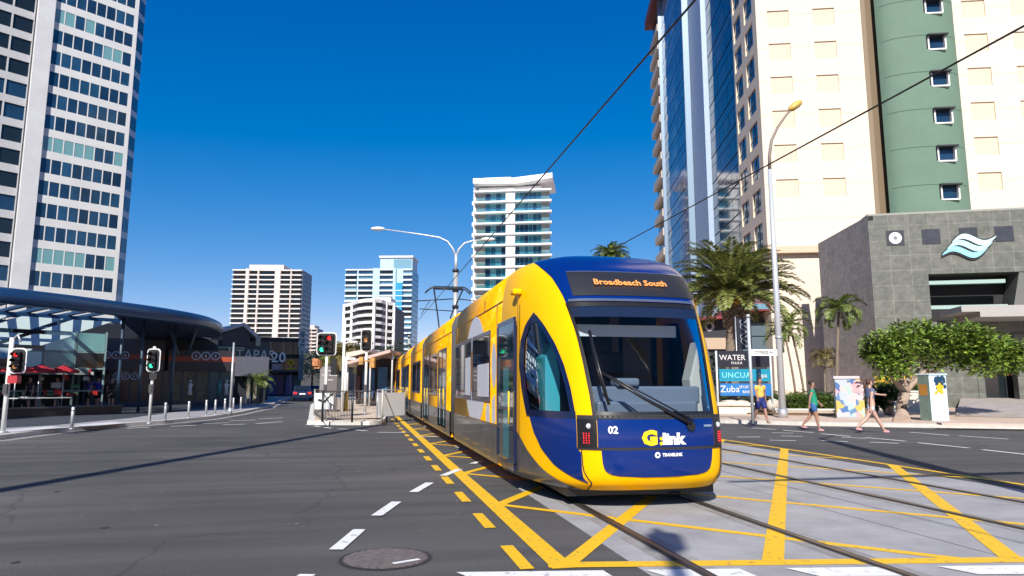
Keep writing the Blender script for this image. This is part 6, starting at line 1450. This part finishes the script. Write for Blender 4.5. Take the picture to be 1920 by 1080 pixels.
def person(label, p, rz, skin, hair, top, bottom, shoes, s=1., female=False, legs=((.45, .15), (-.35, .5)), arms=((-.35, .3), (.4, .4)), long_hair=False, croptop=False, glasses=False, stripe=None, belly=0, armside=(.12, .12), group=None):
    t = thing('person', label, 'person', p, rz, group)
    sw = .165 if female else .19; hw = .095 if female else .085
    def leg(sd, a):
        th, kn = a; hip = Vector((sd * hw, 0, .90)); kne = hip + Vector((sd * .005, sin(th) * .43, -cos(th) * .43)); sh = th - kn; ank = kne + Vector((0, sin(sh) * .41, -cos(sh) * .41))
        pit = -max(0, kn - .25) * .9; fd = Vector((sd * .04, cos(pit), sin(pit))); return hip, kne, ank, ank + Vector((sd * .01, -.04, -.05)), ank + fd * .17 + Vector((0, 0, -.055))
    Ls = [leg(-1, legs[0]), leg(1, legs[1])]; low = min(min(q.z for q in L[2:]) for L in Ls) - .025
    lift = Vector((0, 0, -low)); 
    def F(v): v = (Vector(v) + lift) * s; return (v.x, v.y, v.z)
    def arm(sd, a, sid):
        up, el = a; S_ = Vector((sd * sw, 0, 1.395)); E_ = S_ + Vector((sd * sin(sid) * .29, sin(up) * .28, -cos(up) * .28 * cos(sid))); f = up + el
        W_ = E_ + Vector((sd * sin(sid) * .2, sin(f) * .25, -cos(f) * .25 * cos(sid))); dr = (W_ - E_).normalized(); return S_, E_, W_, dr
    As = [arm(-1, arms[0], armside[0]), arm(1, arms[1], armside[1])]
    pel = (0, 0, .95); R_ = lambda *a: tuple(x * s for x in a)
    ch = [[(F(pel), R_(.155 if female else .145, .115)), (F((0, .005 + belly * .03, 1.08)), R_(.13 + belly * .03, .10 + belly * .03)), (F((0, 0, 1.24)), R_(.15, .11)), (F((0, -.005, 1.38)), R_(.135, .09)), (F((0, 0, 1.455)), R_(.055, .055)), (F((0, .01, 1.51)), R_(.052, .055)), (F((0, .02, 1.575)), R_(.068, .08)), (F((0, .015, 1.65)), R_(.072, .088)), (F((0, .01, 1.70)), R_(.045, .055))]]
    for L in Ls: hip, kne, ank, heel, toe = L; ch.append([(F(pel), 0), (F(hip), R_(.10, .105)), (F(hip.lerp(kne, .45)), R_(.09, .095)), (F(kne), R_(.06, .062)), (F(kne.lerp(ank, .35)), R_(.06, .065)), (F(ank), R_(.037, .04)), (F(toe), R_(.035, .025))])
    for sd, (S_, E_, W_, dr) in zip((-1, 1), As):
        ch.append([(F((0, -.005, 1.38)), 0), (F(S_), R_(.058, .06)), (F(S_.lerp(E_, .5)), R_(.049, .049)), (F(E_), R_(.039, .039)), (F(W_), R_(.027, .025)), (F(W_ + dr * .07), R_(.02, .036))])
    # fingers: four rooted in the palm, the thumb at its side
    for sd, (S_, E_, W_, dr) in zip((-1, 1), As):
        pl0 = W_ + dr * .07; ac = Vector((0, 1, 0)); ac = (ac - dr * ac.dot(dr)).normalized(); inn = dr.cross(ac) * sd
        for k, l in enumerate((.062, .07, .066, .05)):
            b0 = pl0 + ac * (.026 - .0175 * k) + dr * .012; m1 = b0 + dr * l * .55; e = m1 + dr * l * .4 + inn * -.012 * 0 + Vector((-sd * .014, 0, 0)); ch.append([(F(pl0), 0), (F(b0), R_(.0105, .0105)), (F(m1), R_(.0095, .0095)), (F(e), R_(.008, .008))])
        b0 = W_ + dr * .035 + ac * .03; ch.append([(F(pl0), 0), (F(b0), R_(.012, .012)), (F(b0 + dr * .04 + ac * .018), R_(.010, .010)), (F(b0 + dr * .065 + ac * .02), R_(.0085, .0085))])
    body = skinmesh('body', ch, skin, t, 1)
    # clothes follow the body
    z0 = 1.14 if croptop else (.80 if female else .90)
    tc_ = [[(F((0, .005 + belly * .03, z0)), R_(.165 + belly * .02, .13 + belly * .04)), (F((0, belly * .02, max(1.15, z0 + .06))), R_(.158 + belly * .02, .12 + belly * .02)), (F((0, 0, 1.27)), R_(.168, .125)), (F((0, -.005, 1.38)), R_(.145, .10)), (F((0, 0, 1.43)), R_(.07, .066))]]
    for sd, (S_, E_, W_, dr) in zip((-1, 1), As): tc_.append([(F((0, -.005, 1.38)), 0), (F(S_), R_(.072, .074)), (F(S_.lerp(E_, .28 if female else .55)), R_(.068, .068))])
    skinmesh('shirt', tc_, top, t, 2)
    bc = [[(F((0, 0, 1.06)), R_(.145, .112)), (F(pel), R_(.168, .13))]]
    for L in Ls: hip, kne, ank, heel, toe = L; bc.append([(F(pel), 0), (F(hip + Vector((0, 0, -.03))), R_(.115, .12)), (F(hip.lerp(kne, .62 if female and not croptop else (.45 if croptop else .95))), R_(.112, .116))])
    sh_ = skinmesh('shorts', bc, bottom, t, 1)
    if stripe:
        bm = BM(); hip, kne = Ls[1][0], Ls[1][1]
        for sd in (-1, 1): hip, kne = Ls[0 if sd < 0 else 1][0], Ls[0 if sd < 0 else 1][1]; tube(bm, [F(hip + Vector((sd * .075, 0, 0))), F(hip.lerp(kne, .6) + Vector((sd * .075, 0, 0)))], .022, 6)
        obj('side_stripe', bm, stripe, sh_)
    for L in Ls:
        hip, kne, ank, heel, toe = L; skinmesh('shoe', [[(F(heel + Vector((0, 0, .01))), R_(.04, .042)), (F((heel + toe) / 2), R_(.045, .036)), (F(toe + Vector((0, .03 * 0, 0))), R_(.042, .028))]], shoes, t, 1)
    bm = BM(); c = F((0, -.012, 1.655)); sphere(bm, c, .098 * s, .92, 1.08, 1.02, 14, 10)
    for v in list(bm.verts):
        if v.co.y > c[1] + .045 * s and v.co.z < c[2] + .045 * s: v.co.y = c[1] + .03 * s
        if v.co.z < c[2] - .03 * s and not long_hair: v.co.z = c[2] - .03 * s
    if long_hair: tube(bm, [F((0, -.09, 1.66)), F((0, -.15, 1.6)), F((0, -.14, 1.45)), F((.01, -.12, 1.36))], [.04 * s, .045 * s, .035 * s, .012 * s], 8)
    obj('hair', bm, hair, t, smooth=True)
    bm = BM()
    for sx in (-1, 1): sphere(bm, F((sx * .03, .098, 1.615)), .011 * s, u=6, v=4)
    obj('eye', bm, blackm, body)
    bm = BM(); tube(bm, [F((0, .095, 1.62)), F((0, .118, 1.588)), F((0, .1, 1.58))], [.008 * s, .014 * s, .01 * s], 6); 
    for sx in (-1, 1): sphere(bm, F((sx * .075, .01, 1.6)), .02 * s, .4, 1, 1.4, 6, 5)
    obj('nose_and_ears', bm, skin, body)
    bm = BM(); tube(bm, [F((-.022, .098, 1.553)), F((0, .106, 1.552)), F((.022, .098, 1.553))], .005 * s, 5); obj('mouth', bm, mat('lip', (.3, .09, .07), .6), body)
    if glasses: bm = BM(); [box(bm, *[v for q in ((F((sx * .032 - .026, .1, 1.6))[0], F((sx * .032 + .026, .1, 1.6))[0]), (F((0, .098, 0))[1], F((0, .112, 0))[1]), (F((0, 0, 1.6))[2], F((0, 0, 1.632))[2])) for v in q]) for sx in (-1, 1)]; box(bm, F((-.04, 0, 0))[0], F((.04, 0, 0))[0], F((0, .103, 0))[1], F((0, .108, 0))[1], F((0, 0, 1.62))[2], F((0, 0, 1.627))[2]); obj('sunglasses', bm, blackm, t)
    return t
sk1 = mat('skin_tan', (.36, .19, .13), .55); sk2 = mat('skin_fair', (.55, .33, .25), .55); sk3 = mat('skin_brown', (.24, .125, .085), .55)
hr = mat('hair_dark', (.018, .011, .009), .6); hr2 = mat('hair_brown', (.07, .03, .018), .6)
sho = mat('shoe_pink', (.5, .25, .3), .6); shw = mat('shoe_sand', (.4, .3, .25), .6)
FWD = R(YAW)                            # rz = FWD faces away from the camera
person('man in a yellow t-shirt and navy shorts walking on the right footpath', gp(1428, 793, .14), FWD + pi + .35, sk1, hr, mat('shirt_yellow', (.78, .47, .10), .8, var=.15, vscale=8, bump=.6, bscale=7), mat('shorts_navy', (.015, .025, .16), .8, var=.2, bump=.6, bscale=8), shw, .9, legs=((.32, .12), (-.28, .3)), arms=((-.3, .25), (.3, .35)), stripe=white, armside=(.28, .28))
person('woman in a green top and denim shorts stepping onto the road', gp(1527, 808, 0), FWD - pi / 2 - .35, sk1, hr, mat('top_green', (.005, .27, .155), .8, var=.2, vscale=9, bump=.6, bscale=7), mat('shorts_denim', (.03, .12, .3), .8, var=.2, vscale=10), sho, .9, True, legs=((-.28, .42), (.22, .08)), arms=((.3, .4), (-.35, .2)), glasses=True, belly=.9, armside=(.2, .2))
person('woman in a grey blue crop top and white shorts striding across the road', gp(1636, 812, 0), FWD - pi / 2, sk2, hr2, mat('top_grey_blue', (.13, .16, .27), .8, var=.25, vscale=12), mat('shorts_white', (.62, .66, .72), .8), sho, .985, True, legs=((.55, .06), (-.52, .35)), arms=((1.15, .3), (-.25, .1)), croptop=True, long_hair=True, armside=(.15, .1))
dkp = mat('trousers_dark', (.02, .02, .03), .8)
for (x, y, rz, c, l) in ((163, 766, 2.5, (.08, .09, .45), 'person in a violet blue shirt before the dark shop doors'), (181, 764, 3.0, (.08, .05, .5), 'second person in blue, right of the first at the shop doors'), (207, 765, 3.4, (.03, .03, .03), 'person in black near the right shop door'), (70, 768, 1.5, (.35, .02, .03), 'person in red standing in the shaded cafe'), (52, 770, 2.8, (.05, .05, .06), 'person in dark clothes at the left end of the cafe'), (104, 768, 2.0, (.3, .3, .32), 'person in pale grey under the cafe roof')):
    person(l, gp(x, y, .146), rz, sk2, hr, mat('shirt_%d' % x, c, .8), dkp, blackm, 1.0, legs=((.12, .05), (-.1, .12)), arms=((.1, .2), (-.1, .3)), group='people in the shade of the shops')
